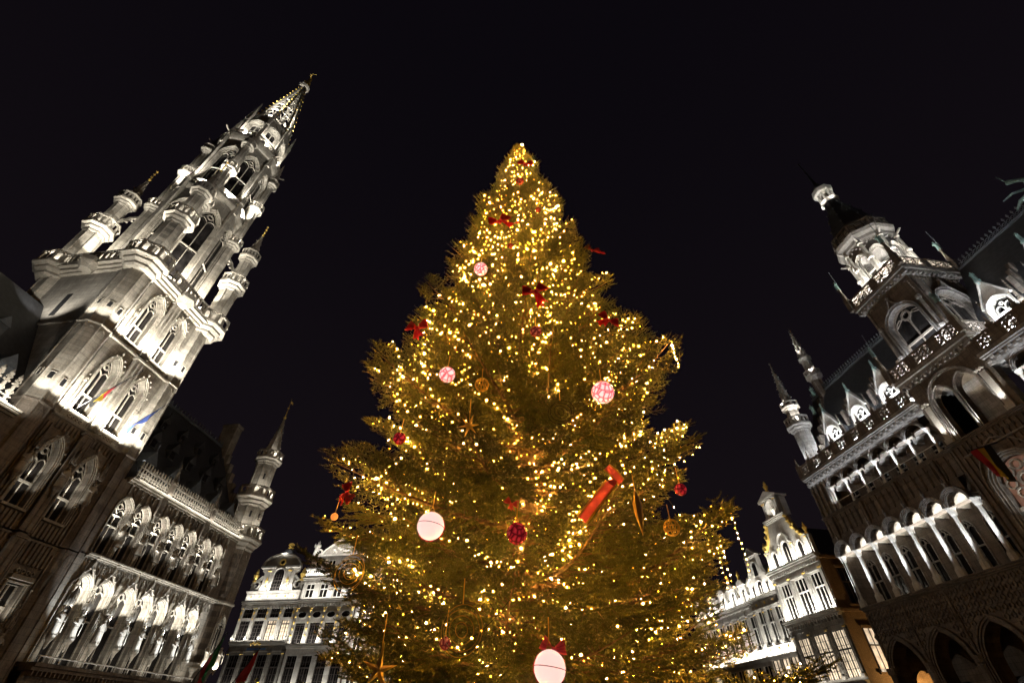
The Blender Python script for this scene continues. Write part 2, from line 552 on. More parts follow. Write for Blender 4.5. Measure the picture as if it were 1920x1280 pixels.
def window(parent, M, op, y, lights=2, transoms=(), head=None, pane='glass', mat='th', bar=.10, pane_off=.10, tracery=True, depth=.12, glazing=0):
    """stone-framed window filling the opening outline op at depth y in frame M; pane is a sub-part"""
    m = MB(M)
    xl, xr, zb = op[0][0], op[-1][0], op[0][1]
    zs = op[1][1]; zt = max(p[1] for p in op)
    inner = grow(op, -bar)
    inner[0] = (inner[0][0], zb); inner[-1] = (inner[-1][0], zb)
    m.outline(inner, bar, y, y + depth)
    w = xr - xl
    head = zs if head is None else head
    for i in range(1, lights):
        x = xl + w * i / lights
        top = head
        m.box(x - bar * .45, x + bar * .45, y + .003, y + depth - .003, zb, top)
    for t in transoms:
        m.box(xl + bar * .5, xr - bar * .5, y - .03, y + depth - .01, t - bar * .7, t + bar * .7)
    if tracery and zt - zs > .3:
        lw = w / lights
        for i in range(lights):
            x = xl + lw * (i + .5)
            a = arch(x, lw * .5 - bar * .4, head - lw * .1, head - lw * .05, 'pointed', lw * .62, 4)
            m.outline(a[1:-1], bar * .55, y + .006, y + depth - .02)
        rr = min(w * .2, (zt - head) * .3)
        cz = head + (zt - head) * .52
        if lights > 1:
            m.ring((xl + xr) / 2, y + .008, y + depth - .03, cz, rr * .62, rr, 8)
            for s_ in (-1, 1):
                m.bar(((xl + xr) / 2 + s_ * rr * .8, y + depth / 2, cz), ((xl + xr) / 2 + s_ * w * .42, y + depth / 2, zs + (zt - zs) * .18), bar * .5, depth * .5)
            m.bar(((xl + xr) / 2, y + depth / 2, cz + rr * .8), ((xl + xr) / 2, y + depth / 2, zt), bar * .5, depth * .5)
    o = part('window', m, mat, parent)
    if pane:
        p = MB(M)
        p.add([(x, y + pane_off, z) for x, z in op], [tuple(range(len(op)))])
        part('pane', p, pane, o)
    if glazing:
        g = MB(M)
        nx, nz = glazing if hasattr(glazing, '__len__') else (glazing, glazing * 2)
        for i in range(1, nx):
            x = xl + w * i / nx
            g.box(x - .018, x + .018, y + pane_off - .04, y + pane_off - .01, zb, zs)
        for j in range(1, nz):
            z = zb + (zs - zb) * j / nz
            g.box(xl, xr, y + pane_off - .042, y + pane_off - .012, z - .018, z + .018)
        part('glazing_bar', g, 'frame', o)
    return o
# ---------------------------------------------------------------- the square (below the frame, but the place stands on it)
def build_ground():
    m = MB()
    n = 1
    m.quad((-900, -900, 0), (900, -900, 0), (900, 900, 0), (-900, 900, 0))
    mt, nt, b = new_mat('cobbled_square')
    v = mapped(nt)
    vo = N(nt, 'ShaderNodeTexVoronoi', Scale=7.0)
    nt.links.new(v, vo.inputs['Vector'])
    nt.links.new(ramp(nt, vo.outputs['Distance'], 0.1, 0.6, (0.13, 0.125, 0.12), (0.05, 0.048, 0.045)), b.inputs['Base Color'])
    b.inputs['Roughness'].default_value = 0.6
    bp = N(nt, 'ShaderNodeBump', Strength=0.7, Distance=0.02, invert=True)
    nt.links.new(vo.outputs['Distance'], bp.inputs['Height'])
    nt.links.new(bp.outputs[0], b.inputs['Normal'])
    o = part('ground', m, mt, None)
    o['kind'] = 'structure'
build_ground()

# ---------------------------------------------------------------- town hall: x along the facade, y into the building
a1 = R(7.3)
d1 = Vector((math.sin(a1), math.cos(a1), 0)); n1 = Vector((math.cos(a1), -math.sin(a1), 0))
th = thing('town_hall', 'tall gothic stone town hall with floodlit openwork spire tower and statue-lined arcaded wing', 'town hall', n1 * -36.0, R(90 - 7.3))
STAT_TH = [statue_mesh(i, 'th') for i in range(5)]
I4 = Matrix()

def arcade(parent, name, mat, edges, ops, z0, z1, y, depth, M=I4):
    m = MB(M)
    for (x0, x1), op in zip(zip(edges, edges[1:]), ops):
        m.wall_arch(x0, x1, z0, z1, op, y, depth)
    return part(name, m, mat, parent)

def orders(parent, M, op, y, mat, steps=((.0, .10, -.10, .30), (.12, .09, -.04, .1), (.24, .10, -.14, .0)), name='arch_moulding'):
    m = MB(M)
    for off, w, y0, y1 in steps:
        m.outline(grow(op, off) if off else op, w, y + y0, y + y1)
    return part(name, m, mat, parent)

def ledge(parent, x0, x1, y, z, out=.3, h=.35, mat='th', name='cornice', M=I4):
    m = MB(M)
    m.box(x0, x1, y - out * .35, y + .3, z - h, z - h * .66)
    m.box(x0, x1, y - out * .7, y + .3, z - h * .657, z - h * .3)
    m.box(x0, x1, y - out, y + .3, z - h * .297, z)
    return part(name, m, mat, parent)

def wing_right():
    cx = [32.45, 34.4, 36.7, 38.6, 40.45, 42.7, 44.55]
    ed = [31.0, 33.42, 35.55, 37.65, 39.52, 41.58, 43.62, 46.9]
    # ground arcade
    gx = [33.4, 36.7, 40.0, 43.3]
    gops = [arch(c, 1.15, 0.05, 2.6, 'pointed', 1.6) for c in gx]
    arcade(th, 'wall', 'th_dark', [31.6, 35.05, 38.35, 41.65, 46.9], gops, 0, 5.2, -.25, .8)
    for op in gops: orders(th, I4, op, -.25, 'th_dark')
    m = MB(); m.quad((31.6, 3.5, 0), (46.9, 3.5, 0), (46.9, 3.5, 5.3), (31.6, 3.5, 5.3)); part('arcade_back_wall', m, 'th_dark', th)
    m = MB()
    m.box(31.6, 46.9, -.95, 3.5, 5.2, 5.42); m.box(31.6, 46.9, -.8, .2, 5.0, 5.197)
    part('balcony_floor', m, 'th_dark', th)
    m = MB()
    for i in range(46):
        x = 31.75 + i * .33
        m.box(x - .05, x + .05, -.9, -.3, 4.72, 4.99)
    part('corbel_row', m, 'th_dark', th, kind='stuff')
    m = MB()
    m.box(31.5, 46.9, -1.0, -.93, 5.72, 5.79)
    for i in range(11):
        x = 31.6 + i * 1.52
        m.box(x - .025, x + .025, -.99, -.94, 5.42, 5.719)
    part('balcony_rail', m, 'whiteframe', th)
    # first floor
    ops = [arch(c, .74, 5.45, 9.8, 'pointed', .9, 5) for c in cx]
    arcade(th, 'wall', 'th', ed, ops, 5.42, 12.0, 0, .6)
    for c, op in zip(cx, ops):
        orders(th, I4, op, 0, 'th', ((.0, .06, -.08, .25), (.08, .05, -.16, .2), (.15, .07, -.24, .0)))
        window(th, I4, op, .32, 2, (8.2,), 9.7, 'glass', 'th', .06)
        # crocketed ogee hood above the arch
        h = MB()
        p = [(c - .75, 10.2), (c - .45, 10.75), (c - .18, 11.05), (c, 11.75), (c + .18, 11.05), (c + .45, 10.75), (c + .75, 10.2)]
        h.outline(p, .1, -.32, -.02)
        for q, (x, z) in enumerate(p[1:-1]): h.blob((x, -.28, z + .14), .12)
        h.blob((c, -.28, 11.9), .13, 1.3)
        part('ogee_hood', h, 'th', th)
    for i, x in enumerate(ed[:-1] + [45.6]):
        if i == 0: x = 31.95
        c = MB(); corbel(c, x, -.5, 6.95, .8, .3); part('corbel', c, 'th', th)
        obj('statue', STAT_TH[i % 5], th, (x, -.5, 6.95), random.uniform(-.4, .4), (1.3, 1.3, 1.6))
        c = MB(); canopy(c, x, -.48, 8.75, 1.3, .3); part('canopy', c, 'th', th)
        c = MB(); c.box(x - .1, x + .1, -.14, .02, 5.45, 11.0); c.tube([(x - .14, -.1, 5.45), (x - .14, -.1, 10.3)], .035); c.tube([(x + .14, -.1, 5.45), (x + .14, -.1, 10.3)], .035)
        pinnacle(c, x, -.2, 10.1, 1.7, .2)
        part('pier', c, 'th', th)
    # frieze of blind panels
    for i in range(30):
        x = 31.75 + i * .5
        m = MB()
        m.box(x - .03, x + .03, -.13, 0, 10.9, 11.8)
        m.outline(arch(x + .25, .15, 11.0, 11.35, 'pointed', .25, 3), .05, -.1, 0)
        m.ring(x + .25, -.1, 0, 11.72, .05, .1, 6)
        part('frieze_panel', m, 'th', th)
    ledge(th, 31.5, 47.0, 0, 12.12, .42, .3)
    # second floor
    ops = [arch(c, .68, 12.3, 15.6, 'pointed', .9, 5) for c in cx]
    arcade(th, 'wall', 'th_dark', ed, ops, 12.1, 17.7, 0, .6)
    for c, op in zip(cx, ops):
        orders(th, I4, op, 0, 'th', ((.0, .06, -.02, .3), (.08, .05, -.12, .2), (.15, .06, -.18, .0)))
        window(th, I4, op, .34, 2, (14.4, 15.2), 15.3, 'glass', 'th', .06)
        h = MB()
        for s_ in (-1, 1):
            h.box(c + s_ * .35 - .09, c + s_ * .35 + .09, -.16, .0, 16.75, 17.5)
            h.blob((c + s_ * .35, -.2, 17.55), .13)
        h.bar((c - .5, -.1, 16.4), (c, -.1, 17.2), .08); h.bar((c + .5, -.1, 16.4), (c, -.1, 17.2), .08)
        h.blob((c, -.12, 17.35), .12, 1.4)
        part('gablet', h, 'th_dark', th)
    for i, x in enumerate(ed[1:-1] + [45.62]):
        big = i in (1, 4)
        c = MB()
        c.stack(x, -.12, [(12.2, .03), (12.55, .1), (12.9, .2), (13.0, .22), (13.05, .15)], 6)
        c.box(x - .13, x + .13, -.12, 0, 13.0, 17.6)
        canopy(c, x, -.2, 14.75, 1.1, .2)
        pinnacle(c, x, -.18, 15.7, 2.0, .2 if not big else .3)
        part('pier', c, 'th', th)
        obj('statue', STAT_TH[(i + 2) % 5], th, (x, -.22, 13.05), random.uniform(-.4, .4), 1.5)
        if big:
            c = MB(); c.box(x - .3, x + .3, -.35, 0, 16.2, 18.0); pinnacle(c, x, -.3, 18.0, 3.0, .42); part('pinnacle', c, 'th_dark', th)
    ledge(th, 31.5, 47.0, 0, 18.05, .5, .45)
    # crested parapet
    crest = MB()
    crest.box(-.045, .045, -.05, .05, 0, 1.15); crest.box(-.15, .15, -.04, .04, .02, .14); crest.box(-.13, .13, -.035, .035, .92, 1.0)
    crest.ring(0, -.04, .04, .55, .07, .14, 6); crest.box(-.1, .1, -.05, .05, 1.1, 1.2); crest.stack(0, 0, [(1.2, .07), (1.35, .09), (1.55, .015)], 5)
    crest.box(-.16, .16, -.03, .03, .3, .36)
    me = crest.mesh('baluster', MAT['th'])
    for i in range(46):
        x = 31.8 + i * .325
        obj('baluster', me, th, (x, -.25, 18.05), random.uniform(-.06, .06), (1, 1, random.uniform(.94, 1.05)))
    m = MB(); m.box(31.6, 46.9, -.3, -.2, 18.98, 19.07); part('parapet_rail', m, 'th', th)
    # roof with dormers
    m = MB()
    ex, rx = 31.7, 47.6
    m.add([(ex, .7, 18.1), (rx, .7, 18.1), (rx, 7.2, 29.5), (ex, 7.2, 29.5), (rx, 13.7, 18.1), (ex, 13.7, 18.1)], [(0, 1, 2, 3), (3, 2, 4, 5)])
    part('roof', m, 'slate', th)
    m = MB(); m.box(ex, rx, 7.05, 7.35, 29.45, 29.75)
    for i in range(30): m.stack(ex + .3 + i * .52, 7.2, [(29.75, .07), (30.0, .12), (30.35, .02)], 4)
    part('ridge_crest', m, 'lead', th)
    def slope(z): return .7 + (z - 18.1) * 6.5 / 11.4
    for row, (z, xs, w) in enumerate(((19.2, (33.6, 36.7, 39.8, 42.9, 45.6), .55), (22.6, (34.6, 37.2, 39.8, 42.4, 45.0), .42), (25.6, (33.5, 36.2, 39.0, 41.8, 44.5), .36))):
        for x in xs:
            y = slope(z) - .15
            d = MB()
            d.box(x - w, x + w, y, y + 1.6, z, z + w * 2.0)
            d.prism([(x - w * 1.25, z + w * 2.0), (x + w * 1.25, z + w * 2.0), (x, z + w * 4.2)], y - .15, y + 2.4)
            d.stack(x, y - .05, [(z + w * 4.1, .04), (z + w * 5.6, .015)], 4); d.blob((x, y - .05, z + w * 5.2), .09)
            o = part('dormer', d, 'lead' if row == 0 else 'slate', th)
            g = MB(); g.quad((x - w * .7, y - .02, z + .1), (x + w * .7, y - .02, z + .1), (x + w * .7, y - .02, z + w * 1.9), (x - w * .7, y - .02, z + w * 1.9)); part('pane', g, 'glass', o)
    # stepped gable wall with chimney at the far end
    m = MB()
    M = frame(47.6, .7, 0, math.pi / 2)
    for k in range(9):
        m.box(47.35, 47.9, .7 + k * .72, .7 + (k + 1) * .72, 18.0, 19.6 + k * 1.28)
        m.box(47.35, 47.9, 13.7 - (k + 1) * .72, 13.7 - k * .72 - .002, 18.0, 19.6 + k * 1.28)
    part('gable_wall', m, 'th_dark', th)
    m = MB(); m.box(47.1, 48.15, 6.2, 8.2, 28.0, 32.6); m.box(47.0, 48.25, 6.1, 8.3, 32.4, 32.8); part('chimney', m, 'th_dark', th)
    # side wall behind the corner turret
    m = MB(); m.quad((49.0, 1.0, 0), (49.0, 14, 0), (49.0, 14, 18.1), (49.0, 1.0, 18.1)); m.quad((46.9, 0, 0), (49.0, 0, 0), (49.0, 0, 18.0), (46.9, 0, 18.0)); part('wall', m, 'th_dark', th)
wing_right()

def spirelet(m, cx, cy, z0, r0, z1, n=8, crock=True, step=.45, cr=.09):
    m.stack(cx, cy, [(z0, r0), (z0 + (z1 - z0) * .5, r0 * .5), (z1, r0 * .05)], n)
    if crock:
        k = int((z1 - z0) / step)
        for i in range(1, k):
            t = i / k; rr = r0 * (1 - t) + .03
            for q in range(n // 2 * 2):
                if (q + i) % 2: continue
                a = math.pi / n + 2 * math.pi * q / n
                m.blob((cx + rr * math.cos(a), cy + rr * math.sin(a), z0 + (z1 - z0) * t), cr * (1 - t * .4), .9)

def ribs(m, cx, cy, r, z0, z1, w, n=8, rot=None):
    rot = math.pi / n if rot is None else rot
    for k in range(n):
        a = rot + 2 * math.pi * k / n
        m.stack(cx + r * math.cos(a), cy + r * math.sin(a), [(z0, w), (z1, w)], 6)

def oct_shaft(parent, cx, cy, r, z0, z1, mat='th', slits=(), rib=.07, name='turret_shaft'):
    m = MB()
    m.stack(cx, cy, [(z0, r), (z1, r)], 8)
    ribs(m, cx, cy, r, z0, z1, rib)
    for k in range(8):
        # cusped heads of the sunk panels
        M = facing(cx, cy, 2 * math.pi * k / 8, r * math.cos(math.pi / 8))
        q = MB(M); w = r * math.sin(math.pi / 8)
        q.outline(arch(0, w * .5, z1 - w * 2.6, z1 - w * 1.6, 'pointed', w * .9, 3), w * .2, -.03, .04)
        m.v += []; o = len(m.v); m.v.extend(q.v); m.f.extend([tuple(i + o for i in f) for f in q.f])
    o = part(name, m, mat, parent)
    for phi, z, w, h in slits:
        M = facing(cx, cy, phi, r * math.cos(math.pi / 8))
        g = MB(M); g.box(-w / 2, w / 2, -.02, .1, z, z + h); part('slit', g, 'iron', o)
        g = MB(M); g.outline([(-w / 2, z), (-w / 2, z + h), (w / 2, z + h), (w / 2, z)], .06, -.06, .02); part('slit_frame', g, mat, o)
    return o

def corner_turret():
    cx, cy = 48.5, 1.0
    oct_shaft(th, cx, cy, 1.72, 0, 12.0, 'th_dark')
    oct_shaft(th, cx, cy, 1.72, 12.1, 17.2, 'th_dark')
    m = MB(); m.stack(cx, cy, [(11.9, 1.75), (12.0, 1.95), (12.15, 1.95), (12.25, 1.75)], 8); part('string_course', m, 'th', th)
    oct_gallery(th, cx, cy, 18.3, 2.35, 1.6, 1.72, 'th')
    oct_shaft(th, cx, cy, 1.5, 18.2, 22.4, 'th', ((-math.pi / 4 * 3, 20.6, .22, .7), (-math.pi / 2, 20.6, .22, .7)))
    oct_gallery(th, cx, cy, 22.9, 2.0, 1.5, 1.5, 'th')
    oct_shaft(th, cx, cy, 1.12, 22.8, 27.4, 'th', ((-math.pi / 4 * 3, 25.2, .2, .7),))
    oct_gallery(th, cx, cy, 27.9, 1.55, 1.2, 1.12, 'th')
    m = MB(); m.stack(cx, cy, [(27.8, 1.0), (28.6, 1.0), (28.7, 1.08)], 8); spirelet(m, cx, cy, 28.6, 1.0, 34.2, 8, True, .55, .13); part('spirelet', m, 'th', th)
    m = MB(); m.stack(cx, cy, [(33.9, .1), (34.2, .2), (34.4, .08), (35.6, .04), (35.7, .14), (35.85, .04), (37.2, .02)], 6); m.box(cx - .02, cx + .55, cy - .02, cy + .02, 36.6, 36.9); part('weather_vane', m, 'gold', th)
    # bright pointed window on the turret's front face
    M = facing(cx, cy, -math.pi / 2, 1.72 * math.cos(math.pi / 8))
    op = arch(-.1, .5, 7.2, 9.9, 'pointed', 1.0, 5)
    orders(th, M, op, 0, 'th', ((.0, .1, -.22, .1), (.12, .1, -.14, .0)))
    window(th, M, op, -.08, 2, (), 9.7, 'glass', 'th', .07, .06, True, .06)
    M2 = facing(cx, cy, -math.pi * .75, 1.72 * math.cos(math.pi / 8))
    for k, MM in enumerate((M, M2)):
        c = MB(MM); corbel(c, .0, -.45, 6.6, .8, .38); c.box(-.62, .62, -.5, .0, 6.6, 7.0); part('balcony', c, 'th', th)
    for k, (px, py) in enumerate(((47.5, -.95), (49.3, -1.0))):
        obj('statue', STAT_TH[k], th, (px, py, 6.95), 0, 1.5)
        c = MB(); corbel(c, px, py, 6.95, .7, .28); part('corbel', c, 'th', th)
corner_turret()

def tower():
    cx, cy = 26.6, 5.2
    stages = [(0, 11.9, None), (12.0, 19.35, (13.2, 16.3, 1.75, 14.9)), (19.5, 26.65, (20.15, 23.9, 1.6, 21.9)), (26.8, 33.6, (27.3, 31.2, 1.5, 29.2))]
    xs = (25.15, 28.15)
    FX0, FX1 = 23.55, 29.7
    for si, (z0, z1, w) in enumerate(stages):
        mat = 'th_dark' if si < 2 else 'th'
        if w:
            zb, zs, rise, tr = w
            ops = [arch(c, .68, zb, zs, 'pointed', rise, 6) for c in xs]
            arcade(th, 'wall', mat, [FX0, 26.6, FX1], ops, z0, z1, .4, .8)
            for c, op in zip(xs, ops):
                orders(th, I4, op, .4, 'th' if si else mat, ((.0, .09, -.05, .45), (.11, .08, -.12, .2), (.21, .1, -.2, .0)))
                window(th, I4, op, .85, 2, (tr,), zs - .1, 'glass', 'th', .1)
                # sill panel and hood finial
                m = MB(); m.box(c - .85, c + .85, .1, .45, zb - .16, zb); part('sill', m, 'th', th)
                m = MB(); z = zs + rise
                for s_ in (-1, 1):
                    for q in range(4):
                        t = q / 4
                        m.blob((c + s_ * (.95 - .75 * t ** 1.3), .12, zs + .25 + (rise + .15) * t ** .75), .09)
                m.blob((c, .15, z + .5), .12, 1.8)
                part('crocket', m, 'th' if si > 1 else mat, th)
                if si >= 2:
                    for s_ in (-1, 1):   # flanking shafts with little capitals and a slit
                        m = MB()
                        x = c + s_ * 1.12
                        m.stack(x, .36, [(z0, .1), (zb + 2.3, .1), (zb + 2.35, .17), (zb + 2.6, .17), (zb + 2.9, .03)], 6)
                        m.blob((x, .3, zb + 2.95), .1, 1.3)
                        part('shaft', m, 'th', th)
                    for k in range(4):   # pierced sill panel
                        m = MB(); m.ring(c - .5 + k * .33, .3, .4, zb - .4, .07, .13, 6); part('sill_rosette', m, 'th', th)
        else:
            # lower storey with a rectangular window each side of the buttress
            ops = [arch(c, .6, 6.4, 9.3, 'flat') for c in (24.9, 28.45)]
            arcade(th, 'wall', mat, [FX0, 26.6, FX1], ops, z0, z1, .4, .8)
            for op in ops:
                orders(th, I4, op, .4, 'th', ((.0, .1, -.08, .4), (.13, .1, -.16, .1)))
                window(th, I4, op, .8, 2, (8.0,), 9.3, 'glass', 'th', .1, .1, False)
                m = MB(); m.box(op[0][0] - .2, op[-1][0] + .2, .05, .38, 9.5, 9.75)
                for k in range(4): m.ring(op[0][0] + .1 + k * .34, .2, .38, 9.98, .08, .15, 7)
                part('lintel', m, 'th', th)
        # vertical ribbing of the blind tracery
        if si < 2:
            k = 0
            x = FX0 + .15
            while x < FX1:
                near = min(abs(x - c) for c in (xs if w else (24.9, 28.45)))
                lo = z0
                if near > 1.0 and abs(x - 26.6) > .45:
                    m = MB(); m.box(x - .05, x + .05, .24, .42, lo, z1 - random.uniform(.2, .7))
                    if random.random() < .5: m.blob((x, .26, z1 - random.uniform(.5, 3)), .12, 1.3)
                    part('rib', m, mat, th)
                elif near <= 1.0:
                    top = (w[1] + w[2] + .55) if w else 10.4
                    m = MB(); m.box(x - .04, x + .04, .26, .42, top, z1 - .15); m.blob((x, .26, top), .1)
                    part('rib', m, mat, th)
                    if w and w[0] - z0 > .6:
                        m = MB(); m.box(x - .04, x + .04, .26, .42, z0, w[0] - .2); part('rib', m, mat, th)
                    if not w:
                        m = MB(); m.box(x - .04, x + .04, .26, .42, z0, 6.2); part('rib', m, mat, th)
                x += .31
            for c in (23.9, 26.6, 29.3):
                zz = z0 + 3.0 if w else 5.2
                obj('statue', STAT_TH[int(c) % 5], th, (c, -.25 if c == 26.6 else .1, zz), 0, 1.5)
                q = MB(); corbel(q, c, -.25 if c == 26.6 else .1, zz, .7, .3); part('corbel', q, mat, th); q = MB(); canopy(q, c, -.25 if c == 26.6 else .1, zz + 1.75, 1.4, .3); part('canopy', q, mat, th)
        # central buttress
        m = MB()
        m.box(26.28, 26.92, -.05, .4, z0, z1)
        for x in (26.2, 26.6, 27.0): m.stack(x, -.05, [(z0, .07), (z1 - .4, .07)], 6)
        m.box(26.15, 27.05, -.16, .4, z1 - .3, z1 - .1)
        part('buttress', m, mat, th)
        # corner turrets
        for tx, ty in ((22.65, 1.15), (30.6, 1.15), (22.65, 9.25), (30.6, 9.25)):
            sl = ()
            if si >= 2 and ty < 5:
                sl = ((-math.pi * .75, z0 + 1.7, .3, .55), (-math.pi * .5, z0 + 1.5, .3, .6), (-math.pi * .25, z0 + 1.5, .3, .6), (-math.pi, z0 + 1.9, .3, .55))
            oct_shaft(th, tx, ty, 1.16, z0, z1, mat, sl)
            if si >= 1:
                m = MB(); m.stack(tx, ty, [(z1 - .06, 1.2), (z1 + .02, 1.3), (z1 + .1, 1.3), (z1 + .16, 1.18)], 8); part('string_course', m, mat, th)
        if si >= 1:
            m = MB(); m.box(FX0, FX1, .15, .42, z1 - .04, z1 + .12); part('string_course', m, 'th', th)
    # plain side and back walls
    m = MB()
    m.quad((22.0, 9.3, 0), (22.0, 1.2, 0), (22.0, 1.2, 34.0), (22.0, 9.3, 34.0))
    m.quad((31.2, 1.2, 0), (31.2, 9.3, 0), (31.2, 9.3, 34.0), (31.2, 1.2, 34.0))
    m.quad((30.6, 9.9, 0), (22.6, 9.9, 0), (22.6, 9.9, 34.0), (30.6, 9.9, 34.0))
    part('wall', m, 'grey', th, label='plain grey side wall of the tower')
    m = MB(); m.box(21.85, 22.0, 2.2, 8.2, 27.1, 27.3); part('string_course', m, 'grey', th)
    m = MB(); m.box(21.96, 22.1, 5.3, 5.8, 28.2, 30.8); part('slit', m, 'iron', th)
    m = MB(); m.box(21.88, 22.0, 2.35, 2.6, 20, 33.5); part('pilaster', m, 'grey', th)
    # big gallery
    m = MB()
    for k, (o, za, zb) in enumerate(((.25, 33.45, 33.7), (.5, 33.7, 33.98), (.8, 33.98, 34.3))):
        m.box(21.95 - o, 31.25 + o, .35 - o, 9.95 + o, za + .001 * k, zb)
    part('cornice', m, 'th', th)
    for tx, ty in ((22.3, .8), (30.95, .8), (22.3, 9.6), (30.95, 9.6)):
        oct_gallery(th, tx, ty, 34.36, 1.95, 1.7, 1.16, 'th')
    P0 = [((24.2, -.42), (29.05, -.42), 0), ((32.0, 2.6), (32.0, 7.8), math.pi / 2), ((21.2, 7.8), (21.2, 2.6), -math.pi / 2), ((29.05, 10.8), (24.2, 10.8), math.pi)]
    for (A, B, ang) in P0:
        L = math.dist(A, B)
        k = 3
        for i in range(k):
            q = MB(frame(A[0] + (B[0] - A[0]) * i / k, A[1] + (B[1] - A[1]) * i / k, 0, ang))
            pierced(q, L / k - .02, 34.3, 1.3, .1, 3)
            part('parapet', q, 'th', th)
        q = MB(frame((A[0] + B[0]) / 2, (A[1] + B[1]) / 2, 0, ang)); q.stack(0, .1, [(33.2, .5), (33.9, .9), (34.4, .9), (34.5, .8)], 6); part('bracket', q, 'th', th)
    # octagon
    def face_frames(r): return [facing(cx, cy, R(22.5 + 45 * k), r * math.cos(R(22.5))) for k in range(8)]
    def stage(r, z0, z1, hw, zb, zs, rise, tr, kind='pointed', lights=2, hood=True):
        hwf = r * math.sin(R(22.5))
        for M in face_frames(r):
            op = arch(0, hw, zb, zs, kind, rise, 6)
            arcade(th, 'wall', 'th', [-hwf, hwf], [op], z0, z1, 0, .45, M)
            orders(th, M, op, 0, 'th', ((.0, .08, -.08, .4), (.1, .07, -.16, .1), (.19, .09, -.28, .0)))
            window(th, M, op, .12, lights, tr, zs - .05, 'glass', 'th', .09, .22)
            m = MB(M)
            for s_ in (-1, 1):
                for x in (hwf - .08, hw + .32):
                    if x < hwf: m.stack(s_ * x, -.06, [(z0, .07), (z1 - .3, .07)], 6)
            part('shaft', m, 'th', th)
            if hood:
                m = MB(M)
                m.blob((0, -.2, zs + rise + .45), .14, 1.6)
                for s_ in (-1, 1): m.blob((s_ * hw * .8, -.2, zs + rise * .75 + .3), .1)
                part('crocket', m, 'th', th)
    stage(3.8, 34.3, 50.4, .98, 36.6, 45.6, 2.0, (41.2,))
    stage(3.6, 50.5, 62.4, .95, 52.0, 58.4, 1.9, (55.3,))
    stage(3.05, 63.5, 71.0, .70, 65.0, 68.0, .75, (66.6,), 'round')
    m = MB(); m.stack(cx, cy, [(49.6, 3.85), (50.0, 4.0), (50.4, 4.1), (50.5, 4.1), (50.55, 3.6)], 8, 0); part('cornice', m, 'th', th)
    m = MB(); m.stack(cx, cy, [(61.3, 3.62), (62.0, 3.7), (62.3, 3.95), (62.8, 4.1), (63.3, 4.2), (63.5, 4.2), (63.52, 2.9)], 8, 0); part('cornice', m, 'th', th)
    m = MB(); m.stack(cx, cy, [(70.6, 3.08), (71.0, 3.25), (71.2, 3.25), (71.25, 2.7)], 8, 0); part('cornice', m, 'th', th)
    for rr, z, h, cells, st in ((4.0, 50.5, 1.15, 4, 'quatre'), (4.1, 63.5, 1.15, 5, 'lattice')):
        for k in range(8):
            A = Vector((cx + rr * math.cos(R(45 * k)), cy + rr * math.sin(R(45 * k)))); B = Vector((cx + rr * math.cos(R(45 * k + 45)), cy + rr * math.sin(R(45 * k + 45))))
            q = MB(frame(A.x, A.y, 0, math.atan2(B.y - A.y, B.x - A.x)))
            pierced(q, (B - A).length, z, h, .09, cells, 1, st)
            part('parapet', q, 'th', th)
    # round hoods and gables over the top windows
    for k, M in enumerate(face_frames(3.05)):
        m = MB(M)
        m.outline(arch(0, .92, 67.6, 68.2, 'round', 1.05, 5), .2, -.35, .1)
        m.outline([(-1.0, 69.2), (0, 72.6), (1.0, 69.2)], .12, -.22, -.02)
        m.ring(0, -.2, -.04, 70.5, .22, .36, 8)
        m.blob((0, -.15, 72.9), .2, 1.6)
        part('gable', m, 'th', th)
    # buttress turrets on the diagonals, slim buttresses between, detached corner turrets and flying buttresses
    for k in range(4):
        a = R(45 + 90 * k)
        tx, ty = cx + 4.1 * math.cos(a), cy + 4.1 * math.sin(a)
        z0 = 34.3
        for (z1, r, gr) in ((46.6, .56, .98), (54.2, .48, .88), (60.3, .42, .8)):
            oct_shaft(th, tx, ty, r, z0, z1, 'th', rib=.05)
            oct_gallery(th, tx, ty, z1 + .35, gr, 1.25, r, 'th')
            z0 = z1
        m = MB(); m.stack(tx, ty, [(60.6, .46), (61.8, .46)], 8); spirelet(m, tx, ty, 61.8, .46, 66.5, 8, True, .5, .1); part('spirelet', m, 'th_dark', th)
        dx, dy = cx + 6.4 * math.cos(a), cy + 6.4 * math.sin(a)
        oct_shaft(th, dx, dy, .88, 34.3, 40.6, 'th', rib=.06)
        oct_gallery(th, dx, dy, 41.0, 1.4, 1.5, .88, 'th')
        oct_shaft(th, dx, dy, .66, 40.9, 45.6, 'th', rib=.05)
        oct_gallery(th, dx, dy, 46.0, 1.08, 1.3, .66, 'th')
        m = MB(); m.stack(dx, dy, [(45.9, .62), (47.3, .62)], 8); spirelet(m, dx, dy, 47.2, .66, 51.0, 8, True, .45, .12); part('spirelet', m, 'th_dark', th)
        m = MB(); m.stack(dx, dy, [(50.8, .09), (51.0, .16), (51.2, .05), (53.0, .03)], 6)
        for z in (51.6, 52.2, 52.8): m.blob((dx, dy, z), .16, .6)
        part('finial', m, 'gold', th)
        # flying buttress
        m = MB(frame(dx, dy, 0, math.atan2(ty - dy, tx - dx)))
        L = math.hypot(tx - dx, ty - dy)
        m.add([(0.6, -.16, 43.4), (L, -.16, 45.6), (L, .16, 45.6), (.6, .16, 43.4), (.6, -.16, 42.9), (L * .5, -.16, 44.3), (L, -.16, 44.7), (L, .16, 44.7), (L * .5, .16, 44.3), (.6, .16, 42.9)],
              [(0, 1, 2, 3), (0, 4, 5, 6, 1), (3, 2, 7, 8, 9), (4, 9, 8, 5), (5, 8, 7, 6)])
        for t in (.35, .55, .75): m.blob((.6 + (L - .6) * t, 0, 42.9 + 2.0 * t), .16)
        part('flying_buttress', m, 'th', th)
        # cardinal vertices
        b = R(90 * k)
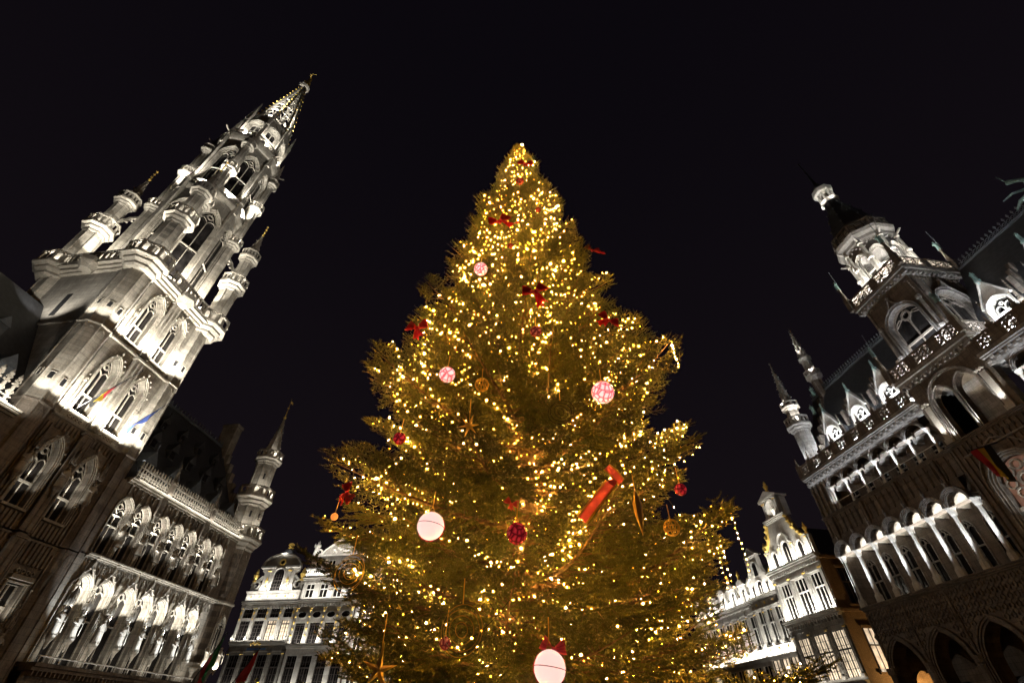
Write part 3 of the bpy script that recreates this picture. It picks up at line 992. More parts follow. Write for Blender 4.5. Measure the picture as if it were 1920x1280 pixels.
        bx, by = cx + 3.9 * math.cos(b), cy + 3.9 * math.sin(b)
        m = MB(frame(bx, by, 0, b)); m.box(-.3, .3, -.26, .26, 34.3, 49.2); m.box(-.25, .2, -.2, .2, 50.5, 60.8); part('buttress', m, 'th', th)
        m = MB(frame(bx, by, 0, b)); pinnacle(m, .12, 0, 49.0, 6.0, .5); pinnacle(m, .15, 0, 60.5, 5.5, .42); part('pinnacle', m, 'th', th)
    for k in range(8):
        b = R(45 * k)
        bx, by = cx + 3.45 * math.cos(b), cy + 3.45 * math.sin(b)
        m = MB(frame(bx, by, 0, b)); m.box(-.28, .1, -.18, .18, 63.5, 69.0); pinnacle(m, -.05, 0, 68.5, 6.0, .4); part('pinnacle', m, 'th', th)
        m = MB(frame(bx, by, 0, b)); m.bar((.6, 0, 63.1), (1.5, 0, 63.4), .15); m.blob((1.5, 0, 63.45), .12); part('gargoyle', m, 'th', th)
    # openwork spire
    zb, zt, rb, rt = 71.2, 89.3, 2.8, .3
    for k in range(8):
        b = R(45 * k)
        c, s_ = math.cos(b), math.sin(b)
        m = MB(); m.bar((cx + rb * c, cy + rb * s_, zb), (cx + rt * c, cy + rt * s_, zt), .3, .3)
        rib_o = part('spire_rib', m, 'th', th)
        g = MB()
        for i in range(13):
            t = (i + .6) / 13.5
            r = rb + (rt - rb) * t + .24
            g.blob((cx + r * c, cy + r * s_, zb + (zt - zb) * t), .2 * (1 - .3 * t), .85)
        part('crocket', g, 'gold', rib_o)
        b2 = R(45 * k + 45)
        m = MB()
        for i, t in enumerate((.1, .26, .42, .58, .72, .86)):
            r = rb + (rt - rb) * t; z = zb + (zt - zb) * t
            p = Vector((cx + r * c, cy + r * s_, z)); q = Vector((cx + r * math.cos(b2), cy + r * math.sin(b2), z))
            m.bar(p, q, .14)
            r2 = rb + (rt - rb) * (t + .09); z2 = zb + (zt - zb) * (t + .09)
            mid = Vector((cx + r2 * math.cos((b + b2) / 2) * .93, cy + r2 * math.sin((b + b2) / 2) * .93, z2))
            m.bar(p, mid, .1); m.bar(q, mid, .1)
        part('spire_tracery', m, 'th', th)
    m = MB(); m.stack(cx, cy, [(88.6, .35), (89.2, .4), (89.5, .85), (90.1, .95), (90.3, .8), (90.35, .5), (91.0, .45)], 8); part('spire_cap', m, 'th', th)
    g = MB(); z = 91.0
    g.stack(cx, cy, [(z, .5), (z + .3, .55), (z + .5, .2)], 8)
    g.tube([(cx, cy - .2, z + .3), (cx - .2, cy - .1, z + 1.3), (cx, cy, z + 2.2), (cx + .05, cy, z + 3.1)], [.2, .24, .3, .3], 8)
    g.tube([(cx, cy + .3, z + .3), (cx + .25, cy + .1, z + 1.2), (cx, cy, z + 2.2)], [.18, .2, .26], 8)
    g.stack(cx + .05, cy, [(z + 3.1, .1), (z + 3.2, .2), (z + 3.45, .22), (z + 3.65, .1)], 8)
    g.tube([(cx, cy, z + 2.9), (cx - .6, cy - .3, z + 3.4), (cx - .5, cy - .5, z + 4.0), (cx - .1, cy - .8, z + 4.7)], [.13, .12, .08, .03], 6)
    g.tube([(cx, cy, z + 2.8), (cx + .6, cy + .3, z + 2.4), (cx + 1.0, cy + .4, z + 1.6)], [.13, .11, .06], 6)
    g.tube([(cx - .7, cy, z + .4), (cx - .2, cy - .2, z + .6), (cx + .5, cy + .1, z + .4), (cx + .95, cy + .3, z + .9), (cx + 1.3, cy + .3, z + .6)], [.1, .2, .22, .16, .06], 6)
    part('gilded_statue', g, 'gold', th)
tower()

def wing_left():
    m = MB()
    m.quad((2, .2, 0), (22, .2, 0), (22, .2, 18.0), (2, .2, 18.0))
    part('wall', m, 'th_dark', th)
    ledge(th, 2, 21.6, .2, 18.1, .5, .45)
    me = bpy.data.meshes.get('baluster')
    for i in range(28):
        obj('baluster', me, th, (20.3 - i * .6, -.05, 18.1), 0, (1.7, 1.5, 1.35))
    m = MB()
    m.add([(2, .9, 18.1), (22.0, .9, 18.1), (22.0, 7.2, 29.5), (2, 7.2, 29.5), (22.0, 13.7, 18.1), (2, 13.7, 18.1)], [(0, 1, 2, 3), (3, 2, 4, 5)])
    part('roof', m, 'slate', th)
    for z, xs, w in ((20.2, (20.2, 17, 14), .5), (23.6, (19.2, 16), .4)):
        for x in xs:
            y = .9 + (z - 18.1) * 6.3 / 11.4 - .1
            d = MB(); d.box(x - w, x + w, y, y + 1.6, z, z + w * 2); d.prism([(x - w * 1.2, z + w * 2), (x + w * 1.2, z + w * 2), (x, z + w * 4)], y - .1, y + 2.2)
            part('dormer', d, 'lead', th)
wing_left()

def th_lights():
    cx7 = [32.45, 34.4, 36.7, 38.6, 40.45, 42.7, 44.55]
    strip(th, (31.8, -.85, 5.5), (46.8, -.85, 5.5), (0, .42, 1), 2.5)
    for x in (31.95, 33.42, 35.55, 37.65, 39.52, 41.58, 43.62, 45.6): spot(th, (x, -1.9, 5.6), (x, -.45, 8.7), 520, 38, COOL, .8)
    for c in cx7:
        spot(th, (c, -.75, 8.3), (c, .0, 11.2), 300, 95, NEUT, .8)
        spot(th, (c, .12, 8.45), (c, .18, 10.6), 190, 110, WARM, .8)
        spot(th, (c, .1, 14.75), (c, .16, 16.4), 140, 100, WARM, .8)
        spot(th, (c, -.4, 12.2), (c, .0, 16.4), 400, 60, NEUT, .8)
    strip(th, (32, -.62, 17.95), (46.8, -.62, 17.95), (0, .35, 1), 4)
    for x in (47.2, 49.0): spot(th, (x, -1.5, 6.3), (x, -.3, 11), 200, 80)
    # corner turret
    for z, r, w in ((18.5, 1.95, 200), (23.1, 1.6, 150)):
        for a in (-150, -95, -40): spot(th, (48.5 + r * math.cos(R(a)), 1 + r * math.sin(R(a)), z), (48.5 + r * .75 * math.cos(R(a)), 1 + r * .75 * math.sin(R(a)), z + 5), w, 80)
    for a in (-120, -40): spot(th, (48.5 + 1.3 * math.cos(R(a)), 1 + 1.3 * math.sin(R(a)), 28.1), (48.5, 1, 34), 130, 80)
    # tower stages
    for z, w in ((19.62, 95), (26.92, 105)):
        for xa, xb in ((23.7, 26.2), (27.0, 29.6)): strip(th, (xa, -.55, z - .1), (xb, -.55, z - .1), (0, .16, 1), w, spread=110)
        for tx in (22.65, 30.6):
            for a in (-180, -135, -90, -45, 0):
                if (tx < 25 and a == 0) or (tx > 25 and a == -180) or (tx < 25 and a == -180 and z < 20): continue
                p = (tx + 1.95 * math.cos(R(a)), 1.15 + 1.95 * math.sin(R(a)), z - .15)
                spot(th, p, (tx + 1.3 * math.cos(R(a)), 1.15 + 1.3 * math.sin(R(a)), z + 3.6), 300, 84)
    for c in (25.15, 28.15):
        spot(th, (c, .22, 13.3), (c, .6, 17.5), 110, 70); spot(th, (c, .55, 15.1), (c, .6, 18.0), 40, 110)
    spot(th, (28.45, .2, 6.5), (28.45, .7, 9.4), 110, 70); spot(th, (24.9, .2, 6.5), (24.9, .7, 9.4), 110, 70)
    # gallery and octagon
    cx, cy = 26.6, 5.2
    for k in range(8):
        a = R(22.5 + 45 * k)
        if k in (0, 1, 2): continue
        for z, r, w, dz in ((34.6, 4.8, 3900, 11), (50.7, 3.9, 2600, 9), (63.7, 3.7, 1900, 7)):
            spot(th, (cx + r * math.cos(a), cy + r * math.sin(a), z), (cx + (r - .9) * math.cos(a), cy + (r - .9) * math.sin(a), z + dz), w, 85, WARM if z < 50 else NEUT)
    for k in range(4):
        a = R(45 + 90 * k)
        if k == 0: continue
        for ra, r, z, w in ((6.4, 1.3, 34.6, 130), (6.4, .98, 41.2, 80), (4.1, 1.0, 34.7, 120), (4.1, .78, 47.2, 70), (4.1, .7, 54.8, 55)):
            bx, by = cx + ra * math.cos(a), cy + ra * math.sin(a)
            for da in (-100, -30, -170):
                p = (bx + r * math.cos(R(da)), by + r * math.sin(R(da)), z)
                spot(th, p, (bx + r * .6 * math.cos(R(da)), by + r * .6 * math.sin(R(da)), z + 5), w * 1.9, 85)
    for a in (-150, -90, -30, 150): spot(th, (cx + 2.0 * math.cos(R(a)), cy + 2.0 * math.sin(R(a)), 71.4), (cx + .5 * math.cos(R(a)), cy + .5 * math.sin(R(a)), 85), 1500, 60, NEUT)
    for a in (-150, -30, 90): spot(th, (cx + 3.6 * math.cos(R(a)), cy + 3.6 * math.sin(R(a)), 71.6), (cx, cy, 91), 6500, 30, NEUT)
    # side wall of the tower, washed from the roof of the left wing
    spot(th, (20.0, 5.0, 27.6), (22, 6.0, 32.0), 320, 120)
    strip(th, (14, -.75, 17.9), (21.4, -.75, 17.9), (0, .38, 1), 16)
th_lights()
# ---------------------------------------------------------------- the arcaded gothic hall across the square: local x = -(distance along the square)
a2 = R(-7.5)
d2 = Vector((math.sin(a2), math.cos(a2), 0)); n2 = Vector((math.cos(a2), -math.sin(a2), 0))
kh = thing('arcaded_hall', 'dark grey gothic hall with two tiers of lit columned galleries and a lantern tower', 'hall', n2 * 36.0, R(-82.5))
STAT_KH = [statue_mesh(20 + i, 'patina') for i in range(3)]
CS = 23.05   # tower axis along the facade

def kh_wing(sgn):
    """sgn=1: wing beyond the tower, -1: its mirror nearer the camera"""
    def X(s): return -s if sgn > 0 else -(2 * CS - s)
    def rng2(a, b): return (min(a, b), max(a, b))
    far = 40.5
    x0, x1 = rng2(X(25.9), X(far))
    # ground arcade
    cs = [38.5, 34.45, 30.4, 27.0] if sgn > 0 else [38.5, 34.45, 30.4, 27.0]
    cs = sorted(X(c) for c in cs[:3])
    ed = [x0] + [(a + b) / 2 for a, b in zip(cs, cs[1:])] + [x1]
    ops = [arch(c, 1.5, .02, 5.3, 'pointed', 2.25, 7) for c in cs]
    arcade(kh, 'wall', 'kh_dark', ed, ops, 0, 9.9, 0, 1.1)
    for op in ops:
        orders(kh, I4, op, 0, 'kh_dark', ((.0, .12, -.1, .5), (.15, .1, -.18, .2), (.28, .12, -.26, .0)))
    for c in ed[1:-1] + [c for c in (ed[0] + .25, ed[-1] - .25)]:
        m = MB(); m.stack(c, -.12, [(0, .34), (.8, .34), (.9, .26), (5.4, .26), (5.5, .36), (5.9, .36)], 8)
        m.stack(c, -.1, [(6.0, .1), (9.6, .1)], 6)
        m.blob((c, -.2, 8.0), .2, 1.6)
        part('pier', m, 'kh_dark', kh)
    # flamboyant net of tracery rings over the arches
    rows = 0
    z = 4.6
    while z < 9.7:
        x = x0 + .25 + (.24 if rows % 2 else 0)
        while x < x1 - .2:
            dd = min(abs(x - c) for c in cs)
            arch_z = 5.3 + 2.25 * math.sqrt(max(0, 1 - (dd / 1.95) ** 2)) if dd < 1.95 else 0
            if z > arch_z + .42:
                m = MB(); m.ring(x, -.09 - .03 * (rows % 2), 0, z, .13, .2, 6)
                m.bar((x, -.05, z + .18), (x + .24, -.05, z + .34), .06)
                m.bar((x, -.05, z + .18), (x - .24, -.05, z + .34), .06)
                part('tracery_ring', m, 'kh_dark', kh)
            x += .48
        z += .5; rows += 1
    # arcade interior: back wall with arched doorways, vault
    M = I4
    iops = [arch(c, 1.0, .02, 4.0, 'round', 1.0, 6) for c in cs]
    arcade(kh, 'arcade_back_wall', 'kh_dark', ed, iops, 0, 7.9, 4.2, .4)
    for c, op in zip(cs, iops):
        p = MB(); p.add([(x, 4.5, z) for x, z in op], [tuple(range(len(op)))]); part('doorway_pane', p, 'glass', kh)
    m = MB(); m.quad((x0, 1.1, 8.0), (x1, 1.1, 8.0), (x1, 4.2, 8.0), (x0, 4.2, 8.0)); part('arcade_ceiling', m, 'kh_dark', kh)
    ledge(kh, x0, x1, 0, 10.17, .42, .3, 'kh_dark')
    # first gallery
    cols = [X(s) for s in (26.75, 28.75, 30.7, 32.65, 34.6, 36.6, 38.6, 40.6)]
    cols.sort()
    m = MB()
    for a, b in zip(cols, cols[1:]):
        c = (a + b) / 2
        op = arch(c, .80, 14.38, 14.39, 'round', .84, 6)
        m.wall_arch(a, b, 14.38, 15.9, op, .0, .62)
        orders(kh, I4, op, 0, 'kh', ((.0, .07, -.05, .3), (.09, .06, -.12, .2), (.17, .06, -.18, .1), (.25, .07, -.26, .0)))
        h = MB(); h.blob((c, -.25, 15.85), .16, 1.1); h.stack(c, -.25, [(15.5, .05), (15.8, .12), (16.2, .03)], 5); part('finial', h, 'kh', kh)
        # back wall window
        w = arch(c, .62, 10.5, 13.2, 'pointed', .8, 4)
        window(kh, I4, w, 1.82, 2, (12.1,), 13.1, 'glass', 'kh', .08, .1, True, .1)
        # vault rib of the gallery
        v = MB()
        arcp = arch(c, .80, 14.38, 14.39, 'round', .84, 6)
        for (q, z), (q2, z2) in zip(arcp, arcp[1:]): v.quad((q, .62, z), (q2, .62, z2), (q2, 1.9, z2), (q, 1.9, z))
        part('vault', v, 'white', kh)
    m.quad((x0, 0, 15.9), (x1, 0, 15.9), (x1, 0, 17.75), (x0, 0, 17.75))
    part('wall', m, 'kh_dark', kh)
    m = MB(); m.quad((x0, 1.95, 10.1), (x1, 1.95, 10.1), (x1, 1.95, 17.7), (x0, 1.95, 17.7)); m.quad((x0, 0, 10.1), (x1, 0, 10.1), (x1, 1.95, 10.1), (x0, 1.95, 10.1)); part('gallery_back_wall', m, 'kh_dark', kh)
    for c in cols:
        m = MB()
        m.stack(c, .28, [(10.17, .32), (10.75, .30), (10.85, .25), (10.95, .19), (13.85, .175), (13.95, .22), (14.2, .27), (14.37, .34)], 8)
        part('column', m, 'white', kh)
    t = x0 + .3
    while t < x1:
        m = MB(); m.box(t - .04, t + .04, -.1, .0, 15.95, 17.5); m.outline(arch(t + .32, .2, 16.1, 16.9, 'pointed', .3, 3), .05, -.07, 0)
        part('blind_tracery', m, 'kh_dark', kh); t += .64
    for k in range(4):
        c = x0 + 1.2 + k * 3.9
        m = MB(); m.stack(c, -.16, [(15.6, .05), (15.9, .13), (17.6, .13)], 6); part('shaft', m, 'kh_dark', kh)
    ledge(kh, x0, x1, 0, 17.8, .25, .2, 'kh_dark')
    # second gallery
    cols = sorted(X(26.8 + 1.875 * k) for k in range(7)) 
    xs_all = cols[:]
    m = MB()
    for a, b in zip(cols, cols[1:]):
        c = (a + b) / 2
        op = arch(c, .76, 19.95, 19.96, 'round', .72, 6)
        m.wall_arch(a, b, 19.95, 20.95, op, .0, .5)
        orders(kh, I4, op, 0, 'kh', ((.0, .07, -.04, .3), (.09, .06, -.12, .2), (.17, .07, -.18, .1)))
        v = MB()
        for (q, z), (q2, z2) in zip(op, op[1:]): v.quad((q, .5, z - .35), (q2, .5, z2 - .35), (q2, 1.5, z2 - .35), (q, 1.5, z - .35))
        v.outline([(q, z - .36) for q, z in op], .1, .5, .7)
        part('vault', v, 'kh', kh)
        window(kh, I4, arch(c, .55, 18.2, 19.3, 'flat'), 1.46, 2, (18.8,), 19.3, 'glass', 'kh', .07, .08, False, .08)
        h = MB(); h.stack(c, -.1, [(19.5, .03), (19.9, .09), (20.1, .05)], 5); part('pendant', h, 'kh', kh)
    xa, xb = (cols[-1], x1) if sgn < 0 else (x0, cols[0])
    m.quad((xa, 0, 17.8), (xb, 0, 17.8), (xb, 0, 20.95), (xa, 0, 20.95))
    part('wall', m, 'kh_dark', kh)
    for q in range(4):
        c = xa + (xb - xa) * (q + .5) / 4
        s_ = MB(); s_.stack(c, -.12, [(17.8, .16), (18.2, .14), (18.3, .1), (20.0, .1), (20.2, .17), (20.35, .17), (20.9, .1)], 6); part('shaft', s_, 'kh', kh)
    for c in cols:
        s_ = MB(); s_.stack(c, .22, [(17.8, .2), (18.15, .17), (18.25, .11), (19.6, .105), (19.7, .15), (19.94, .22)], 8); part('column', s_, 'white', kh)
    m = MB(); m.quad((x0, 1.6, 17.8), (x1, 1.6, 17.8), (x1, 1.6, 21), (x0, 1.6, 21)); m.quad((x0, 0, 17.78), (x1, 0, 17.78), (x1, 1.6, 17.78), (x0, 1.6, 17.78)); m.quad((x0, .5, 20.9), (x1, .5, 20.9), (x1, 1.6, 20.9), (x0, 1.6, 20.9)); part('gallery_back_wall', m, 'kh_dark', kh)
    m = MB(); m.box(cols[0], cols[-1], .2, .24, 18.62, 18.66); part('rail', m, 'whiteframe', kh)
    # cornice with a chequer of blocks
    m = MB(); m.box(x0, x1, -.16, .4, 20.95, 21.12); m.box(x0, x1, -.1, .4, 21.12, 21.62); m.box(x0, x1, -.5, .4, 21.62, 21.9); m.box(x0, x1, -.36, .4, 21.5, 21.618); part('cornice', m, 'kh', kh)
    k = 0; t = x0 + .1
    while t < x1 - .3:
        m = MB(); m.box(t, t + .3, -.26, -.1, 21.14 + (.2 if k % 2 else 0), 21.3 + (.2 if k % 2 else 0)); part('cornice_block', m, 'kh', kh); t += .31; k += 1
    # parapet
    n = 8; L = (x1 - x0) / n
    for k in range(n):
        q = MB(frame(x0 + k * L, -.3, 0)); q.box(-.3, .3, -.04, .18, 21.9, 23.1); part('parapet_post', q, 'kh_dark', kh)
        q = MB(frame(x0 + k * L + .3, -.3, 0)); pierced(q, L - .6, 21.9, 1.2, .12, 3, 2, 'lattice'); part('parapet', q, 'kh_dark', kh)
        q = MB(frame(x0 + k * L, -.25, 0)); q.box(-.2, .2, -.2, .2, 23.1, 23.3); q.stack(0, 0, [(23.3, .16), (23.6, .1), (24.1, .02)], 5); part('pinnacle', q, 'kh_dark', kh)
    m = MB(); m.quad((x0, .9, 21.9), (x1, .9, 21.9), (x1, .9, 22.9), (x0, .9, 22.9)); m.quad((x0, -.3, 21.905), (x1, -.3, 21.905), (x1, .9, 21.905), (x0, .9, 21.905)); part('roof_kerb', m, 'white', kh)
    # roof
    m = MB()
    m.add([(x0 - .0, .95, 22.3), (x1, .95, 22.3), (x1, 5.5, 32), (x0, 5.5, 32), (x1, 10.2, 22.3), (x0, 10.2, 22.3)], [(0, 1, 2, 3), (3, 2, 4, 5)])
    part('roof', m, 'slate', kh)
    m = MB(); m.box(x0, x1, 5.4, 5.6, 31.95, 32.15)
    for k in range(40):
        xx = x0 + .2 + k * (x1 - x0 - .4) / 39
        m.stack(xx, 5.5, [(32.15, .03), (32.6, .03), (32.75, .1), (32.95, .01)], 4); m.ring(xx + .18, 5.47, 5.53, 32.4, .1, .14, 6)
    part('ridge_crest', m, 'lead', kh)
    # dormers with lit stone gables
    for s in (35.6, 31.95, 28.35):
        c = X(s); y = 1.15; zb = 23.0
        d = MB()
        d.prism([(c - .85, zb), (c + .85, zb), (c + .85, 25.2), (c, 27.0), (c - .85, 25.2)], y + .25, y + 3.2)
        do = part('dormer', d, 'slate', kh)
        op = arch(c, .62, zb + .35, 24.5, 'pointed', .75, 5)
        f = MB(); f.wall_arch(c - .85, c + .85, zb, 25.25, op, y, .3); f.add([(c - .85, y, 25.25), (c + .85, y, 25.25), (c, y, 27.0)], [(0, 1, 2)])
        f.outline([(c - .95, 25.0), (c, 27.1), (c + .95, 25.0)], .14, y - .16, y + .3)
        part('gable', f, 'white', do)
        orders(do, I4, op, y, 'white', ((.0, .08, -.1, .2), (.1, .06, -.18, .1), (.18, .06, -.24, .0)))
        window(do, I4, op, y + .1, 2, (24.2,), 24.3, 'glass', 'white', .09, .12, True, .1) if False else None
        wv = MB(); xl = c - .62
        wv.box(c - .05, c + .05, y + .1, y + .2, zb + .35, 24.5); wv.box(c - .62, c + .62, y + .06, y + .2, 24.12, 24.26); wv.box(c - .75, c + .75, y - .12, y + .2, zb + .22, zb + .42)
        wv.ring(c, y + .1, y + .2, 24.86, .07, .14, 8); wv.outline(arch(c - .31, .2, 24.26, 24.5, 'pointed', .25, 3), .05, y + .1, y + .2); wv.outline(arch(c + .31, .2, 24.26, 24.5, 'pointed', .25, 3), .05, y + .1, y + .2); wv.box(c - .34, c - .28, y + .1, y + .18, zb + .4, 24.2); wv.box(c + .28, c + .34, y + .1, y + .18, zb + .4, 24.2)
        part('window_tracery', wv, 'white', do)
        pz = MB(); pz.add([(q, y + .24, z) for q, z in op], [tuple(range(len(op)))]); part('pane', pz, 'glass', do)
        g = MB(); g.stack(c, y, [(26.9, .08), (27.1, .2), (27.25, .2), (27.3, .12)], 6); part('pedestal', g, 'patina', do)
        obj('statue', STAT_KH[int(s) % 3], do, (c, y, 27.3), random.uniform(-1, 1), (.62, .62, .85))
        for q in (-1, 1):
            g = MB(); pinnacle(g, c + q * 1.05, y + .1, 22.9, 3.4, .26); part('pinnacle', g, 'kh_dark', do)
        for q in range(3):
            g = MB(); g.box(c + .9, c + 1.25, y + .9 + q * .6, y + 1.2 + q * .6, 25.0 + q * .8, 26.6 + q * .8); part('chimney', g, 'kh_dark', do)
    # corner turret and end gable
    c, y = X(39.5), 1.2
    oct_shaft(kh, c, y, .82, 21.9, 27.0, 'kh', rib=.06)
    b = MB(); b.stack(c, y, [(22.9, .86), (23.1, 1.12), (23.35, 1.12), (23.5, .86)], 8); part('plinth', b, 'white', kh)
    oct_gallery(kh, c, y, 27.6, 1.25, 1.1, .82, 'kh')
    oct_shaft(kh, c, y, .6, 27.5, 29.6, 'kh', rib=.06)
    oct_gallery(kh, c, y, 30.0, .95, .7, .6, 'white', cells=1)
    g = MB(); spirelet(g, c, y, 30.2, .62, 36.3, 8, True, .5, .15); g.blob((c, y, 36.4), .14, 1.6); part('spirelet', g, 'kh', kh)
    g = MB()
    e = X(38.6)
    for k in range(8):
        w = .4
        for yy in (1.0 + k * .56, 10.0 - (k + 1) * .56):
            g.box(e - .25, e + .25, yy, yy + .56 - .002, 21.9, 23.6 + k * 1.22)
    part('end_gable', g, 'kh_dark', kh)
    y = 5.5
    if sgn > 0: oct_shaft(kh, e, y, .55, 30.0, 33.8, 'kh_dark', rib=.05)
    if sgn > 0: oct_gallery(kh, e, y, 34.2, .9, .9, .55, 'kh'); oct_shaft(kh, e, y, .5, 34.2, 36.6, 'kh', rib=.05)
    g = MB()
    if sgn > 0: g.stack(e, y, [(36.5, .5), (36.8, .75), (37.0, .75), (37.1, .55)], 8); spirelet(g, e, y, 37.0, .55, 42.0, 8, True, .5, .15); part('spirelet', g, 'kh', kh)
    else: g.stack(e, y, [(32.5, .3), (33.2, .3), (33.4, .05)], 6); part('finial', g, 'kh', kh)
    for k, (yy, zz) in enumerate(((3.0, 28.8), (4.2, 31.4))):
        obj('statue', STAT_KH[k], kh, (e, yy, zz), 1.0, (.9, .9, 1.3))
    # side wall at the end of the wing
    M = facing(X(far), 0, math.pi if sgn > 0 else 0, 0)
    op = arch(-2.6 if sgn > 0 else 2.6, 1.25, .02, 4.6, 'round', 1.25, 7)
    arcade(kh, 'wall', 'kh_dark', [-10.5, 0] if sgn > 0 else [0, 10.5], [op], 0, 9.9, 0, .5, M)
    m = MB(); m.quad((X(far), 0, 9.9), (X(far), 10.5, 9.9), (X(far), 10.5, 22), (X(far), 0, 22)); part('wall', m, 'kh_dark', kh)
kh_wing(1)
kh_wing(-1)

def kh_tower():
    cx, cy = -CS, 2.75
    hw = 2.95
    # pavilion storeys
    op = arch(cx, 2.0, .02, 5.0, 'pointed', 2.6, 7)
    arcade(kh, 'wall', 'kh_dark', [cx - hw, cx + hw], [op], 0, 10.1, -.12, 1.2)
    orders(kh, I4, op, -.12, 'kh_dark')
    rose = [(cx + 1.45 * math.cos(a), 14.2 + 1.45 * math.sin(a)) for a in [math.pi * 1.25 - math.pi * 1.5 * k / 16 for k in range(17)]]
    op = [(cx - 1.45, 11.0)] + [(cx - 1.45, 14.2)] + [(cx + 1.45 * math.cos(a), 14.2 + 1.45 * math.sin(a)) for a in [math.pi - math.pi * k / 12 for k in range(1, 12)]] + [(cx + 1.45, 14.2), (cx + 1.45, 11.0)]
    arcade(kh, 'wall', 'kh_dark', [cx - hw, cx + hw], [op], 10.1, 17.8, -.12, .6)
    orders(kh, I4, op, -.12, 'kh', ((.0, .12, -.05, .4), (.16, .1, -.16, .2), (.3, .12, -.26, .0)))
    m = MB(); m.box(cx - 2.2, cx + 2.2, -.36, -.1, 16.6, 16.72)
    m.outline(arch(cx, 2.0, 14.0, 14.4, 'pointed', 2.6, 8), .09, -.3, -.12)
    part('hood_mould', m, 'kh', kh)
    p = MB(); p.add([(x, .35, z) for x, z in op], [tuple(range(len(op)))]); part('pane', p, 'lit_dim', kh)
    m = MB(); m.ring(cx, .1, .3, 14.2, .3, .5, 10)
    for k in range(8):
        a = k * math.pi / 4
        m.ring(cx + .95 * math.cos(a), .1, .3, 14.2 + .95 * math.sin(a), .26, .36, 8)
    m.box(cx - 1.45, cx + 1.45, .08, .3, 12.6, 12.8)
    for q in (-.7, 0, .7): m.box(cx + q - .06, cx + q + .06, .1, .28, 11.0, 12.6)
    part('rose_tracery', m, 'white', kh)
    # blind tracery of the pavilion wall
    t = cx - hw + .2
    while t < cx + hw:
        if abs(t - cx) > 1.95:
            m = MB(); m.box(t - .05, t + .05, -.24, -.12, 10.4, 17.5); m.outline(arch(t + .2, .12, 11, 13.2, 'pointed', .3, 3), .05, -.2, -.12); part('blind_tracery', m, 'kh_dark', kh)
        else:
            m = MB(); m.box(t - .04, t + .04, -.24, -.12, 16.0 if abs(t - cx) > .8 else 16.8, 17.6); m.ring(t, -.22, -.12, 17.2, .09, .16, 6); part('blind_tracery', m, 'kh_dark', kh)
        t += .4
    ledge(kh, cx - hw, cx + hw, -.12, 10.17, .42, .3, 'kh_dark'); ledge(kh, cx - hw, cx + hw, -.12, 17.85, .3, .25, 'kh_dark')
    # open loggia with twin arches
    arcs = [cx - .92, cx + .92]
    ops = [arch(c, .78, 17.9, 20.7, 'pointed', 1.15, 6) for c in arcs]
    arcade(kh, 'wall', 'kh_dark', [cx - 1.85, cx, cx + 1.85], ops, 17.85, 22.9, -.05, .5)
    for op in ops: orders(kh, I4, op, -.05, 'kh', ((.0, .08, -.04, .4), (.1, .07, -.14, .2)))
    for s_ in (-1, 1):
        m = MB(); m.box(*(sorted((cx + s_ * 1.85, cx + s_ * hw))), -.12, .5, 17.85, 22.9)
        part('wall', m, 'kh_dark', kh)
    big = arch(cx, 1.85, 17.9, 20.6, 'pointed', 1.9, 8)
    orders(kh, I4, big, -.12, 'kh', ((.0, .1, -.12, .1), (.13, .08, -.2, .05)))
    for s_ in (-1, 1):
        m = MB(); m.box(cx + s_ * 2.35 - .22, cx + s_ * 2.35 + .22, -.34, -.1, 17.9, 20.9); m.box(cx + s_ * 2.35 - .3, cx + s_ * 2.35 + .3, -.42, -.1, 17.88, 18.25)
        for k in range(5): m.blob((cx + s_ * 2.35 + (k - 2) * .12, -.4, 21.05 + .1 * (k % 2)), .14)
        part('pilaster', m, 'white', kh)
    m = MB(); m.quad((cx - 1.85, 2.4, 17.8), (cx + 1.85, 2.4, 17.8), (cx + 1.85, 2.4, 22.9), (cx - 1.85, 2.4, 22.9)); m.quad((cx - 1.85, .45, 22.3), (cx + 1.85, .45, 22.3), (cx + 1.85, 2.4, 22.3), (cx - 1.85, 2.4, 22.3)); m.quad((cx - 1.85, -.1, 17.86), (cx + 1.85, -.1, 17.86), (cx + 1.85, 2.4, 17.86), (cx - 1.85, 2.4, 17.86)); part('loggia', m, 'kh', kh)
    # lower balcony
    def sq_balcony(z, h, half, steps, n=3):
        m = MB()
        for i, (o, za, zb) in enumerate(steps): m.box(cx - half - o, cx + half + o, cy - half - o, cy + half + o, za + i * .001, zb)
        part('cornice', m, 'kh', kh)
        o = half + steps[-1][0]
        for k in range(4):
            M = facing(cx, cy, -math.pi / 2 + k * math.pi / 2, o)
            L = 2 * o / n
            for i in range(n):
                q = MB(M @ Matrix.Translation((-o + i * L + .22, .05, 0))); pierced(q, L - .44, z, h, .12, 3, 2, 'lattice'); part('parapet', q, 'kh_dark', kh)
            for i in range(n + 1):
                q = MB(M); xx = -o + i * L; q.box(max(xx - .22, -o), min(xx + .22, o), .02, .2, z, z + h); part('parapet_post', q, 'kh_dark', kh)
            for i in range(int(2 * o / .45)):
                q = MB(M); xx = -o + .2 + i * .45; q.box(xx - .1, xx + .1, steps[-1][0] * .5 - .1, steps[-1][0] + .02, steps[0][1] + .02, steps[0][2] + .1); part('cornice_block', q, 'kh', kh)
